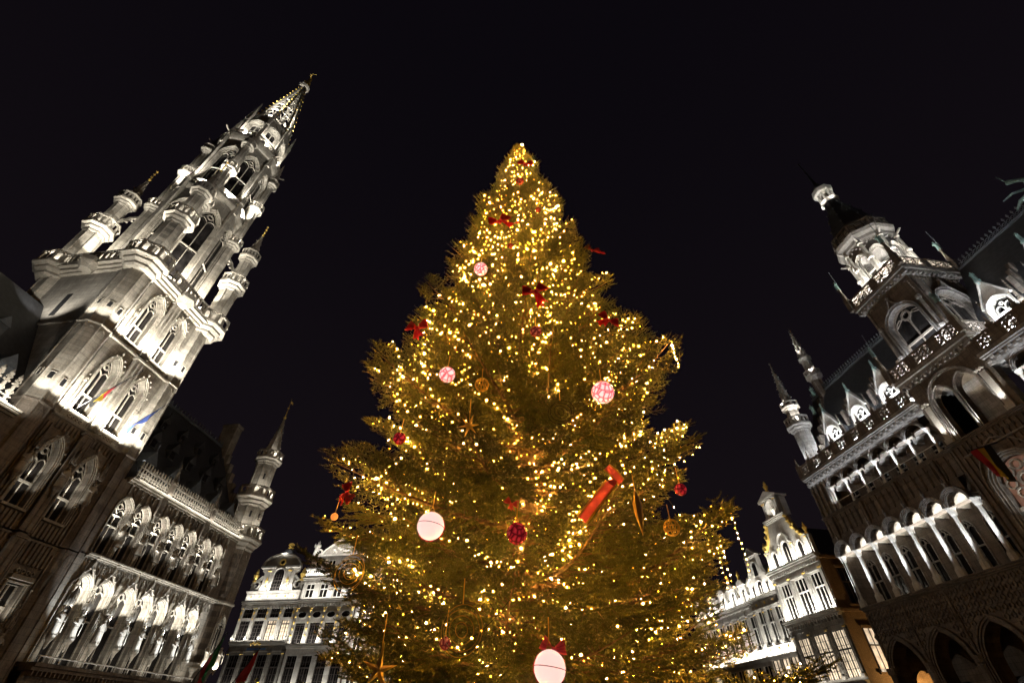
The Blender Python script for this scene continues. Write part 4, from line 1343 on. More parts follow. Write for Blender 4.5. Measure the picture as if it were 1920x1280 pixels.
        for (sx, sy) in ((-1, -1), (1, -1), (-1, 1), (1, 1)):
            q = MB(); q.box(cx + sx * o - .2, cx + sx * o + .2, cy + sy * o - .2, cy + sy * o + .2, z, z + h + .2); q.stack(cx + sx * o, cy + sy * o, [(z + h + .2, .22), (z + h + 1.5, .1), (z + h + 1.6, .16), (z + h + 1.7, .16)], 4, math.pi / 4)
            part('pinnacle', q, 'kh_dark', kh)
            obj('statue', STAT_KH[(sx + sy) % 3], kh, (cx + sx * o, cy + sy * o, z + h + 1.7), sx * .7, (.85, .85, 1.15))
            q = MB(); q.tube([(cx + sx * o + .3, cy + sy * o - .2, z + h + 1.8), (cx + sx * o + .3, cy + sy * o - .2, z + h + 4.0)], .03, 5); part('staff', q, 'lead', kh)
    sq_balcony(23.75, 1.25, 2.85, ((.12, 22.9, 23.2), (.3, 23.2, 23.45), (.5, 23.45, 23.75)))
    # square stage with ogee blind arches
    hb = 2.4
    for k in range(4):
        M = facing(cx, cy, -math.pi / 2 + k * math.pi / 2, hb)
        op = arch(0, 1.45, 24.6, 28.0, 'pointed', 1.5, 8)
        arcade(kh, 'wall', 'kh_dark', [-hb, hb], [op], 23.7, 31.3, 0, .45, M)
        orders(kh, M, op, 0, 'kh', ((.0, .1, -.16, .3), (.2, .09, -.24, .0)))
        q = MB(M); q.outline([(-.75, 29.4), (-.3, 29.75), (0, 30.5), (.3, 29.75), (.75, 29.4)], .1, -.3, -.05); q.blob((0, -.2, 30.65), .16, 1.5); part('ogee_hood', q, 'kh', kh)
        window(kh, M, op, .4, 2, (26.4,), 27.9, 'glass', 'kh_dark', .12)
        for s_ in (-1, 1):
            q = MB(M); q.stack(s_ * 2.05, -.1, [(25.3, .03), (25.6, .16), (25.8, .2), (25.9, .12), (28.6, .12), (28.7, .2), (29.0, .2)], 8)
            part('hanging_shaft', q, 'kh', kh)
            q = MB(M)
            for i in range(8): q.blob((s_ * 2.15, -.06, 29.3 + i * .22), .1)
            part('crocket', q, 'kh_dark', kh)
        for i in range(9):
            q = MB(M); q.ring(-2.0 + i * .5, -.08, 0, 30.95, .1, .18, 6); part('frieze_ring', q, 'kh_dark', kh)
    sq_balcony(31.95, 1.2, 2.45, ((.1, 31.2, 31.45), (.25, 31.45, 31.7), (.42, 31.7, 31.95)), 2)
    # octagon belfry
    r = 2.05; hwf = r * math.sin(math.pi / 8)
    for k in range(8):
        M = facing(cx, cy, R(45 * k), r * math.cos(math.pi / 8))
        op = arch(0, .5, 33.2, 36.0, 'pointed', .7, 5)
        arcade(kh, 'wall', 'kh', [-hwf, hwf], [op], 31.95, 37.9, 0, .3, M)
        orders(kh, M, op, 0, 'white', ((.0, .07, -.1, .25), (.09, .08, -.18, .0)))
        window(kh, M, op, .15, 1, (34.6,), 36, None, 'white', .08)
        b = R(45 * k + 22.5)
        bx, by = cx + (r + .16) * math.cos(b), cy + (r + .16) * math.sin(b)
        m = MB(); m.stack(bx, by, [(31.95, .26), (33.0, .24), (33.1, .2), (35.3, .18), (35.4, .28), (35.6, .28), (35.7, .17), (37.4, .16), (37.5, .26), (37.8, .2), (38.6, .05)], 8); part('buttress', m, 'white', kh)
        m = MB(frame(bx, by, 0, b)); m.bar((0, 0, 37.7), (.55, 0, 38.1), .16); m.blob((.6, 0, 38.15), .13); part('gargoyle', m, 'kh', kh)
        m = MB(M)
        for i in range(5): m.blob((-.6 + .3 * i, -.12, 37.1 + (.35 if i in (1, 3) else .6 if i == 2 else 0)), .12)
        part('crocket', m, 'kh', kh)
        rr = 2.5
        A = Vector((cx + rr * math.cos(b), cy + rr * math.sin(b))); b2 = b + math.pi / 4; B = Vector((cx + rr * math.cos(b2), cy + rr * math.sin(b2)))
        q = MB(frame(A.x, A.y, 0, math.atan2(B.y - A.y, B.x - A.x))); L = (B - A).length
        pierced(q, L, 39.0, 1.3, .1, 3, 2, 'plain'); q.box(0, L, .02, .08, 39.5, 39.58); q.box(0, L, .02, .08, 39.75, 39.8); part('parapet', q, 'kh_dark', kh)
    m = MB(); m.stack(cx, cy, [(37.6, 2.05), (38.0, 2.3), (38.3, 2.35), (38.6, 2.6), (38.95, 2.7), (39.0, 2.7), (39.02, 1.5)], 8); part('cornice', m, 'kh', kh)
    m = MB(); m.stack(cx, cy, [(39.0, 1.85), (40.6, 1.85)], 8); part('drum', m, 'white', kh)
    m = MB(); m.stack(cx, cy, [(40.5, 2.1), (40.8, 2.15), (41.3, 2.0), (42.2, 1.75), (43.4, 1.45), (44.6, 1.05), (45.6, .8), (46.4, .72)], 8); part('bulb_roof', m, 'slate', kh)
    for k in range(8):
        b = R(45 * k + 22.5)
        m = MB(frame(cx, cy, 0, b))
        for z, rr in ((41.6, 2.0), (43.0, 1.6), (44.4, 1.2)): m.blob((rr, 0, z), .13, 1.4)
        part('crocket', m, 'lead', kh)
    # white lantern
    m = MB(); m.stack(cx, cy, [(46.3, .72), (46.5, .95), (46.7, .95), (46.75, .7)], 8); m.stack(cx, cy, [(48.0, .72), (48.2, 1.0), (48.7, 1.05), (48.9, .9)], 8); lan = part('lantern', m, 'white', kh)
    for k in range(8):
        b = R(45 * k + 22.5)
        m = MB(); m.stack(cx + .7 * math.cos(b), cy + .7 * math.sin(b), [(46.7, .1), (48.05, .1)], 6); part('post', m, 'white', lan)
    m = MB(); m.stack(cx, cy, [(46.7, .34), (48.0, .34)], 8); part('lantern_core', m, 'kh_dark', lan)
    m = MB(); m.stack(cx, cy, [(48.9, .85), (49.6, .5), (50.2, .22), (51.0, .12), (55.0, .04)], 8); m.blob((cx, cy, 51.6), .2); m.blob((cx, cy, 55.0), .18); part('spike', m, 'slate', kh)
kh_tower()
# green bronze beast on the ridge of the near wing
g = MB()
bx, by, bz = -13.5, 5.5, 32.0
g.stack(bx, by, [(bz - .2, .4), (bz + .3, .35), (bz + .5, .15)], 6)
g.tube([(bx - 1.1, by, bz + .5), (bx - .5, by, bz + .9), (bx, by, bz + .8), (bx + .5, by, bz + 1.2), (bx + .7, by, bz + 2.0), (bx + .3, by, bz + 2.5), (bx - .1, by, bz + 2.9)], [.06, .16, .25, .26, .2, .16, .22], 8)
g.tube([(bx + .4, by - .1, bz + 1.2), (bx - .3, by - .5, bz + 1.5), (bx - .9, by - .8, bz + 1.3)], [.14, .1, .05], 6)
g.tube([(bx, by, bz + .8), (bx - .2, by - .3, bz + .3)], [.14, .07], 6)
g.tube([(bx - .1, by, bz + 2.8), (bx - .25, by, bz + 4.0)], .04, 5)
part('ridge_beast', g, 'patina', kh, True)

def kh_lights():
    for sgn in (1, -1):
        def X(s): return -s if sgn > 0 else -(2 * CS - s)
        xa, xb = sorted((X(26.1), X(40.4)))
        for s in (26.75, 28.75, 30.7, 32.65, 34.6, 36.6, 38.6, 40.6):
            x = X(s)
            spot(kh, (x, -1.0, 9.9), (x, .22, 13.2), 1000, 22, COOL, .9, .05); spot(kh, (x, -.34, 10.3), (x, .2, 14.6), 160, 34, COOL, .9, .05)
        cols = sorted(X(s) for s in (26.75, 28.75, 30.7, 32.65, 34.6, 36.6, 38.6, 40.6))
        for a, b in zip(cols, cols[1:]):
            spot(kh, ((a + b) / 2, .7, 13.2), ((a + b) / 2, .6, 15.2), 120, 105, WARM, .9)
        cols = sorted(X(26.8 + 1.875 * k) for k in range(7))
        for x in cols: spot(kh, (x, -.6, 17.7), (x, .2, 19.6), 360, 30, COOL, .9, .05)
        for a, b in zip(cols, cols[1:]): spot(kh, ((a + b) / 2, .25, 18.75), ((a + b) / 2, .3, 20.6), 70, 90, COOL)
        strip(kh, (xa, .2, 22.0), (xb, .2, 22.0), (0, 1, .35), 130, col=COOL)
        strip(kh, (xa, -.42, 20.7), (xb, -.42, 20.7), (0, .25, 1), 1.3, col=COOL)
        for s in (35.6, 31.95, 28.35): spot(kh, (X(s), .35, 22.9), (X(s), 1.2, 25.6), 55, 75, COOL)
        spot(kh, (X(39.5), -.1, 22.9), (X(39.5), 1.0, 26), 300, 70, COOL); spot(kh, (X(39.5) + .9, .7, 27.9), (X(39.5), 1.2, 31), 220, 80); spot(kh, (X(39.5), .3, 30.2), (X(39.5), 1.2, 36), 300, 50)
        if sgn > 0: spot(kh, (X(38.6) + .7, 4.9, 34.5), (X(38.6), 5.5, 38), 220, 80); spot(kh, (X(38.6) + .2, 4.7, 37.1), (X(38.6), 5.5, 42), 260, 50)
    cx, cy = -CS, 2.75
    for s_ in (-1, 1): spot(kh, (cx + s_ * 2.35, -.75, 17.95), (cx + s_ * 2.35, -.3, 21), 170, 45, NEUT)
    spot(kh, (cx, -.45, 17.95), (cx, .1, 21.5), 120, 60, NEUT); spot(kh, (cx - 1.75, -.45, 17.95), (cx - 1.7, .1, 21.5), 120, 60, NEUT)
    spot(kh, (cx, 1.2, 20.4), (cx, 1.3, 22.3), 45, 120, (1, .80, .55))
    spot(kh, (cx, -.3, 11.2), (cx, .2, 14.5), 130, 110, NEUT)
    for k in range(4):
        M = facing(cx, cy, -math.pi / 2 + k * math.pi / 2, 0)
        if k == 2: continue
        a, b = M @ Vector((-2.6, -2.85, 23.95)), M @ Vector((2.6, -2.85, 23.95))
        strip(kh, a, b, (M.to_3x3() @ Vector((0, 1, .25))), 120, col=COOL)
        a, b = M @ Vector((-2.2, -2.4, 32.1)), M @ Vector((2.2, -2.4, 32.1))
        strip(kh, a, b, (M.to_3x3() @ Vector((0, .6, 1))), 75, col=NEUT)
        p, q = M @ Vector((1.45, -3.0, 23.9)), M @ Vector((1.6, -2.5, 29))
        spot(kh, p, q, 300, 70, COOL)
    for k in range(8):
        a = R(45 * k)
        spot(kh, (cx + 2.3 * math.cos(a), cy + 2.3 * math.sin(a), 39.1), (cx + 1.8 * math.cos(a), cy + 1.8 * math.sin(a), 40.2), 60, 140, NEUT)
    for a in (-150, -90, -30, 90): spot(kh, (cx + 1.35 * math.cos(R(a)), cy + 1.35 * math.sin(R(a)), 45.9), (cx + .7 * math.cos(R(a)), cy + .7 * math.sin(R(a)), 48), 70, 80, NEUT)
kh_lights()

# unseen fill lamps, added on the roofs to brighten the opposite side
spot(kh, (-30.0, .6, 24.2), tuple(kh.matrix_basis.inverted() @ (th.matrix_basis @ Vector((31.0, 0, 14.0)))), 4200, 52, (1, .82, .64), .6, .2)
spot(kh, (-27.0, .6, 24.2), tuple(kh.matrix_basis.inverted() @ (th.matrix_basis @ Vector((26.6, 3, 52.0)))), 20000, 34, NEUT, .6, .2)
spot(th, (36.0, .3, 19.6), tuple(th.matrix_basis.inverted() @ (kh.matrix_basis @ Vector((-29.0, 0, 18.0)))), 4200, 50, (1, .86, .72), .6, .2)
# ---------------------------------------------------------------- gabled houses
def flat_windows(root, rects, y, pane, wall_mat, fr=.09, transom=.62, lights=2, glazing=0, fmat=None, curtains=False):
    """rects: (x0, x1, z0, z1). each window is a part: frame, pane and glazing bars"""
    for i, (x0, x1, z0, z1) in enumerate(rects):
        op = [(x0, z0), (x0, z1), (x1, z1), (x1, z0)]
        pn = pane[i % len(pane)] if isinstance(pane, (list, tuple)) else pane
        window(root, I4, op, y, lights, (z0 + (z1 - z0) * transom,), z1, pn, fmat or wall_mat, fr, .08, False, .08, glazing)

def wall_with_rects(root, x0, x1, z0, z1, rects, y, depth, mat, name='wall'):
    """wall with a row of rectangular openings; rects sorted by x and inside z0..z1"""
    m = MB()
    ed = [x0] + [(a[1] + b[0]) / 2 for a, b in zip(rects, rects[1:])] + [x1]
    for (a, b), (u0, u1, w0, w1) in zip(zip(ed, ed[1:]), rects):
        m.wall_arch(a, b, z0, z1, [(u0, w0), (u0, w1), (u1, w1), (u1, w0)], y, depth)
    return part(name, m, mat, root)

def cornice(root, x0, x1, y, z, out, h, mat='white', dentil=0):
    ledge(root, x0, x1, y, z, out, h, mat)
    if dentil:
        n = int((x1 - x0) / dentil)
        for k in range(n):
            m = MB(); xx = x0 + (k + .25) * dentil; m.box(xx, xx + dentil * .5, y - out * .55, y - .01, z - h * 1.5, z - h); part('dentil', m, mat, root)

def pilaster(root, x, z0, z1, y, w=.3, mat='white', cap='gold'):
    m = MB(); m.box(x - w / 2, x + w / 2, y - .16, y, z0 + .3, z1 - .35); m.box(x - w * .7, x + w * .7, y - .24, y, z0, z0 + .3); m.box(x - w * .72, x + w * .72, y - .26, y, z1 - .14, z1)
    p = part('pilaster', m, mat, root)
    c = MB()
    for q in (-1, 0, 1): c.blob((x + q * w * .42, y - .2, z1 - .25), w * .32, 1.0)
    part('capital', c, cap, p)

def urn(m, x, y, z, s=1.0):
    m.stack(x, y, [(z, .16 * s), (z + .1 * s, .16 * s), (z + .14 * s, .07 * s), (z + .3 * s, .16 * s), (z + .5 * s, .22 * s), (z + .62 * s, .12 * s), (z + .7 * s, .14 * s), (z + .95 * s, .03 * s)], 8)

def scroll(m, x, z, r, y0, y1, sgn=1, n=14):
    """volute in the x,z plane"""
    pts = []
    for k in range(n):
        a = math.pi * 2.2 * k / (n - 1)
        rr = r * (1 - .68 * k / (n - 1))
        pts.append((x + sgn * rr * math.cos(a), z + rr * math.sin(a)))
    for (a, b), (c, d) in zip(pts, pts[1:]):
        m.bar((a, (y0 + y1) / 2, b), (c, (y0 + y1) / 2, d), r * .3, y1 - y0)

def box_body(root, x0, x1, depth, z1, mat, ridge, roofmat='slate', y=0.6):
    m = MB()
    m.quad((x0, y + depth, 0), (x0, y - .6, 0), (x0, y - .6, z1), (x0, y + depth, z1)); m.quad((x1, y - .6, 0), (x1, y + depth, 0), (x1, y + depth, z1), (x1, y - .6, z1)); m.quad((x1, y + depth, 0), (x0, y + depth, 0), (x0, y + depth, z1), (x1, y + depth, z1))
    part('side_wall', m, mat, root)
    c = (x0 + x1) / 2
    m = MB(); m.prism([(x0 - .05, z1 - .02), (x1 + .05, z1 - .02), (c, ridge)], y, y + depth + .1)
    part('roof', m, roofmat, root)

# right-hand row: local x = -(distance along), plane 41.7 m
a3 = R(-10.5)
n3 = Vector((math.cos(a3), -math.sin(a3), 0))
O3, Z3 = n3 * 41.7, R(-79.5)

K_STRIP = .5
def house_niche():
    h = thing('gabled_house', 'white gabled house topped by a pedimented niche with a gold urn, beside the arcaded hall', 'house', O3, Z3, 'houses beyond the arcaded hall')
    x0, x1 = -53.2, -45.0
    # ground and first floor: grey stone, lit small-paned windows
    r1 = [(-52.75, -50.75, 6.1, 9.9), (-50.2, -48.0, 6.1, 9.9), (-47.5, -45.6, 6.1, 9.9)]
    wall_with_rects(h, x0, x1, 5.4, 10.4, r1, 0, .3, 'grey')
    flat_windows(h, r1, .12, 'lit', 'grey', .1, .58, 3, (6, 6), 'frame')
    m = MB(); m.quad((x0, 0, 0), (x1, 0, 0), (x1, 0, 5.4), (x0, 0, 5.4)); part('wall', m, 'white', h)
    r0 = [(-52.5, -50.6, .6, 4.2), (-50.1, -48.1, .1, 4.2), (-47.6, -45.7, .6, 4.2)]
    flat_windows(h, r0, -.05, 'lit', 'white', .1, .7, 2, 0, 'frame')
    cornice(h, x0, x1, 0, 5.8, .5, .45, 'white')
    for x in (-52.98, -50.47, -47.75, -45.25): pilaster(h, x, 6.0, 10.3, 0, .32, 'grey')
    cornice(h, x0 - .1, x1 + .1, 0, 11.6, .75, .4, 'white', .35)
    m = MB(); m.box(x0, x1, -.1, .25, 10.38, 11.2); part('frieze', m, 'grey', h)
    for k in range(16):
        m = MB(); xx = x0 + .3 + k * .5; m.box(xx, xx + .22, -.35, -.1, 10.7, 11.1); part('bracket', m, 'grey', h)
    # main floor
    r2 = [(-52.55, -50.85, 11.75, 15.2), (-50.05, -48.15, 11.75, 15.2), (-47.4, -45.65, 11.75, 15.2)]
    wall_with_rects(h, x0, x1, 11.4, 16.2, r2, 0, .35, 'white')
    flat_windows(h, r2, .16, 'glass', 'whiteframe', .1, .62, 3, 0, 'whiteframe')
    for x in (-52.95, -50.45, -47.78, -45.28): pilaster(h, x, 11.6, 15.7, 0, .4)
    for (u0, u1, w0, w1) in r2:
        m = MB(); m.box(u0 - .1, u1 + .1, -.2, .0, 15.28, 15.5); part('lintel', m, 'white', h)
    cornice(h, x0 - .15, x1 + .15, 0, 16.8, .7, .55, 'white', .4)
    # gable storey
    c = (x0 + x1) / 2
    prof = [(x0 + .15, 16.75), (x0 + .15, 18.9), (x0 + .9, 18.95), (x0 + 1.1, 19.4), (x0 + 1.6, 20.0), (x0 + 2.15, 21.4), (x0 + 2.2, 21.7)]
    prof += [(2 * c - x, z) for x, z in prof[::-1]]
    m = MB(); m.prism(prof, 0, .45); part('gable_wall', m, 'white', h)
    for x, hh in ((c - 2.3, 18.6), (c, 19.2), (c + 2.3, 18.6)):
        w = .6 if x == c else .42
        op = arch(x, w, 17.0, hh - w, 'round', w, 5)
        orders(h, I4, op, 0, 'white', ((.0, .14, -.2, .0),))
        window(h, I4, op, -.06, 2 if x == c else 1, (), hh - w, 'glass', 'white', .07, .04, False, .05)
    m = MB(); m.outline(arch(c, .75, 19.0, 19.3, 'round', .75, 6), .2, -.3, 0); part('window_hood', m, 'white', h)
    for x in (x0 + .5, x1 - .5, c - 1.15, c + 1.15): pilaster(h, x, 16.85, 18.9, 0, .3)
    for s_ in (-1, 1):
        m = MB()
        pts = [(c + s_ * (c - x0 - .9), 19.05), (c + s_ * 2.9, 19.45), (c + s_ * 2.35, 20.1), (c + s_ * 2.1, 20.9), (c + s_ * 1.9, 21.5)]
        for p, q in zip(pts, pts[1:]):
            m.bar((p[0], -.12, p[1]), (q[0], -.12, q[1]), .22, .3)
        for k, p in enumerate(pts): m.blob((p[0], -.3, p[1]), .26)
        m.blob((pts[2][0] + s_ * .2, -.25, pts[2][1] + .3), .24)
        part('gilded_scroll', m, 'gold', h)
        m = MB(); urn(m, c + s_ * (c - x0 - .35), .1, 18.95, 1.3); part('urn', m, 'gold', h)
    cornice(h, c - 1.95, c + 1.95, 0, 22.05, .4, .4, 'white')
    # niche with pediment
    op = arch(c, .72, 22.1, 23.4, 'round', .72, 6)
    m = MB(); m.wall_arch(c - 1.35, c + 1.35, 22.05, 24.4, op, .0, .5); m.box(c - 1.35, c + 1.35, .5, 1.3, 22.05, 24.4)
    m.prism([(c - 1.75, 24.4), (c + 1.75, 24.4), (c, 25.3)], -.3, 1.4); m.box(c - 1.7, c + 1.7, -.25, 1.35, 24.2, 24.399)
    part('niche', m, 'white', h)
    orders(h, I4, op, 0, 'white', ((.02, .14, -.14, .0),))
    for s_ in (-1, 1): pilaster(h, c + s_ * 1.12, 22.05, 24.2, 0, .34)
    obj('bust', statue_mesh(41, 'white'), h, (c, .2, 22.1), 0, 1.3)
    m = MB(); urn(m, c, .3, 25.2, 1.5); part('urn', m, 'gold', h)
    box_body(h, x0, x1, 13, 16.7, 'side', 21.0)
    # windows of the warm-lit side wall facing the side street
    M = frame(x1, 0, 0, math.pi / 2)
    for (ya, za, zb, pn) in ((1.6, 12.0, 15.4, 'glass'), (4.0, 12.0, 15.4, 'glass'), (1.6, 6.4, 9.9, 'lit'), (4.0, 6.4, 9.9, 'lit'), (6.6, 6.4, 9.9, 'lit')):
        op = [(ya, za), (ya, zb), (ya + 1.3, zb), (ya + 1.3, za)]
        o = window(h, M, op, -.06, 2, (za + (zb - za) * .6,), zb, pn, 'frame', .08, .05, False, .05)
        m = MB(M); m.box(ya - .15, ya + 1.45, -.14, 0, zb + .02, zb + .25); m.box(ya - .15, ya + 1.45, -.18, 0, za - .2, za - .02); part('lintel', m, 'side', h)
    for z in (11.3, 16.3):
        m = MB(M); m.box(0, 13, -.18, 0, z, z + .25); part('string_course', m, 'side', h)
    # light
    strip(h, (x0 + .2, -.75, 11.65), (x1 - .2, -.75, 11.65), (0, .5, 1), 48, col=NEUT)
    strip(h, (x0 + .2, -.7, 16.85), (x1 - .2, -.7, 16.85), (0, .45, 1), 42, col=NEUT)
    spot(h, (c, -.6, 22.1), (c, .2, 24.2), 90, 110, NEUT)
    strip(h, (x0 + .2, -.5, 5.85), (x1 - .2, -.5, 5.85), (0, .45, 1), 7, col=WARM)
    spot(h, (-43.0, 5.0, 3.6), (-45.0, 4.5, 6.0), 700, 165, (1, .58, .20), .8, .15)
house_niche()

def house_scroll():
    h = thing('gabled_house', 'narrow white house with a bell-shaped scrolled gable next to the niche-topped house', 'house', O3, Z3, 'houses beyond the arcaded hall')
    x0, x1 = -58.75, -53.25
    y = .15
    r1 = [(-58.3, -56.9, 4.9, 8.6), (-56.6, -55.3, 4.9, 8.6), (-55.0, -53.7, 4.9, 8.6)]
    wall_with_rects(h, x0, x1, 4.4, 8.9, r1, y, .3, 'white')
    flat_windows(h, r1, y + .14, 'lit', 'whiteframe', .1, .6, 2, (2, 5), 'frame')
    m = MB(); m.quad((x0, y, 0), (x1, y, 0), (x1, y, 4.4), (x0, y, 4.4)); part('wall', m, 'white', h)
    flat_windows(h, [(-58.2, -56.4, .5, 3.6), (-55.7, -53.9, .2, 3.6)], y - .05, 'lit', 'white', .1, .7, 2, 0, 'frame')
    r2 = [(-58.35, -57.0, 10.1, 13.6), (-56.65, -55.35, 10.1, 13.6), (-55.0, -53.65, 10.1, 13.6)]
    wall_with_rects(h, x0, x1, 8.9, 14.9, r2, y, .3, 'white')
    flat_windows(h, r2, y + .14, 'glass', 'whiteframe', .1, .6, 2, 0, 'whiteframe')
    for k in range(3):
        m = MB(); xx = -58.4 + k * 1.68; m.box(xx, xx + 1.35, y - .1, y, 9.1, 9.9); p = part('balcony_panel', m, 'white', h)
        m = MB(); m.blob((xx + .67, y - .12, 9.5), .26, .9); part('rosette', m, 'gold', p)
        m = MB(); m.box(xx, xx + 1.35, y - .1, y, 13.9, 14.6); p = part('frieze_panel', m, 'white', h)
        m = MB(); m.blob((xx + .67, y - .12, 14.25), .2, .9); part('rosette', m, 'gold', p)
    cornice(h, x0, x1, y, 8.95, .45, .3); cornice(h, x0, x1, y, 13.8, .35, .25); cornice(h, x0, x1, y, 15.0, .55, .35)
    for x in (-58.55, -56.8, -55.18, -53.45): pilaster(h, x, 10.0, 13.6, y, .22)
    c = (x0 + x1) / 2
    left = [(x0 + .3, 15.0), (x0 + .35, 16.6), (x0 + .75, 17.0), (x0 + 1.3, 17.3), (x0 + 1.65, 18.0), (x0 + 1.75, 19.2)]
    prof = left + [(2 * c - x, z) for x, z in left[::-1]]
    m = MB(); m.prism(prof, y, y + .4); part('gable_wall', m, 'white', h)
    m = MB()
    for p, q in zip(left[1:], left[2:]):
        m.bar((p[0], y - .08, p[1]), (q[0], y - .08, q[1]), .24, .4); m.bar((2 * c - p[0], y - .08, p[1]), (2 * c - q[0], y - .08, q[1]), .24, .4)
    part('gable_moulding', m, 'white', h)
    cornice(h, c - 1.15, c + 1.15, y, 19.5, .35, .3)
    m = MB(); m.prism([(c - 1.3, 19.5), (c + 1.3, 19.5), (c, 20.5)], y - .3, y + .6); part('pediment', m, 'white', h)
    op = arch(c, .5, 17.2, 18.3, 'round', .5, 6)
    orders(h, I4, op, y, 'white', ((.0, .13, -.14, .0),)); window(h, I4, op, y - .05, 1, (), 18.3, 'glass', 'white', .06, .04, False, .05)
    op = arch(c, .52, 15.2, 16.1, 'round', .5, 6)
    orders(h, I4, op, y, 'white', ((.0, .13, -.14, .0),)); window(h, I4, op, y - .05, 2, (), 16.1, 'glass', 'white', .06, .04, False, .05)
    for s_ in (-1, 1):
        window(h, I4, [(c + s_ * 1.45 - .28, 15.2), (c + s_ * 1.45 - .28, 16.3), (c + s_ * 1.45 + .28, 16.3), (c + s_ * 1.45 + .28, 15.2)], y - .05, 1, (), 16.3, 'glass', 'white', .06, .04, False, .05)
        m = MB(); urn(m, c + s_ * 2.35, y + .1, 16.6, 1.0); part('urn', m, 'gold', h)
    box_body(h, x0, x1, 12, 14.9, 'side', 18.6, y=.75)
    strip(h, (x0 + .2, y - .55, 9.05), (x1 - .2, y - .55, 9.05), (0, .5, 1), 40, col=NEUT); strip(h, (x0 + .2, y - .6, 15.1), (x1 - .2, y - .6, 15.1), (0, .45, 1), 42, col=NEUT)
    strip(h, (x0 + .2, y - .5, 4.5), (x1 - .2, y - .5, 4.5), (0, .5, 1), 10, col=WARM)
house_scroll()

def house_dormers(x0, x1, label, y, k_d, nwin):
    h = thing('gabled_house', label, 'house', O3, Z3, 'houses beyond the arcaded hall')
    w = (x1 - x0) / nwin
    r1 = [(x0 + i * w + .2, x0 + (i + 1) * w - .2, 4.8, 8.3) for i in range(nwin)]
    wall_with_rects(h, x0, x1, 4.4, 8.9, r1, y, .3, 'white'); flat_windows(h, r1, y + .14, ['glass', 'lit', 'glass'], 'whiteframe', .1, .6, 2, (2, 4), 'whiteframe')
    m = MB(); m.quad((x0, y, 0), (x1, y, 0), (x1, y, 4.4), (x0, y, 4.4)); part('wall', m, 'white', h)
    r2 = [(x0 + i * w + .22, x0 + (i + 1) * w - .22, 10.0, 13.4) for i in range(nwin)]
    wall_with_rects(h, x0, x1, 8.9, 14.6, r2, y, .3, 'white'); flat_windows(h, r2, y + .14, 'glass', 'whiteframe', .1, .62, 2, 0, 'whiteframe')
    cornice(h, x0, x1, y, 9.0, .45, .3); cornice(h, x0, x1, y, 14.9, .6, .4, 'white', .4)
    for i in range(nwin):
        m = MB(); m.box(x0 + i * w + .2, x0 + (i + 1) * w - .2, y - .1, y, 9.05, 9.85); part('balcony_panel', m, 'white', h)
        m = MB(); m.box(x0 + i * w + .2, x0 + (i + 1) * w - .2, y - .1, y, 13.7, 14.4); part('frieze_panel', m, 'white', h)
    for i in range(nwin + 1): pilaster(h, x0 + .12 + i * (x1 - x0 - .24) / nwin, 9.9, 13.6, y, .22)
    n = k_d; dw = (x1 - x0) / n
    for i in range(n):
        c = x0 + (i + .5) * dw
        op = arch(c, .45, 15.1, 16.3, 'round', .45, 5)
        m = MB(); m.wall_arch(c - .8, c + .8, 14.9, 17.0, op, y, .4); m.box(c - .8, c + .8, y + .4, y + 2.5, 14.9, 17.0)
        m.prism([(c - 1.0, 17.0), (c + 1.0, 17.0), (c + .55, 17.45), (c, 17.75), (c - .55, 17.45)], y - .2, y + 2.5)
        d = part('dormer', m, 'white', h)
        window(d, I4, op, y + .2, 2, (), 16.3, 'glass', 'whiteframe', .06, .06, False, .05)
        m = MB(); urn(m, c, y, 17.7, 1.2); part('urn', m, 'gold', d)
        for s_ in (-1, 1):
            m = MB(); scroll(m, c + s_ * 1.05, 15.35, .42, y + .05, y + .35, s_); part('volute', m, 'white', d)
    box_body(h, x0, x1, 12, 14.5, 'side', 18.2, y=y + .6)
    strip(h, (x0 + .2, y - .55, 9.1), (x1 - .2, y - .55, 9.1), (0, .5, 1), 38, col=NEUT); strip(h, (x0 + .2, y - .6, 15.0), (x1 - .2, y - .6, 15.0), (0, .45, 1), 40, col=NEUT)
house_dormers(-66.4, -58.85, 'low white house with three urn-topped dormers, left of the scrolled gable, partly behind the tree', .3, 3, 4)
house_dormers(-74.2, -66.5, 'white house front almost wholly hidden by the right edge of the tree', .45, 2, 4)

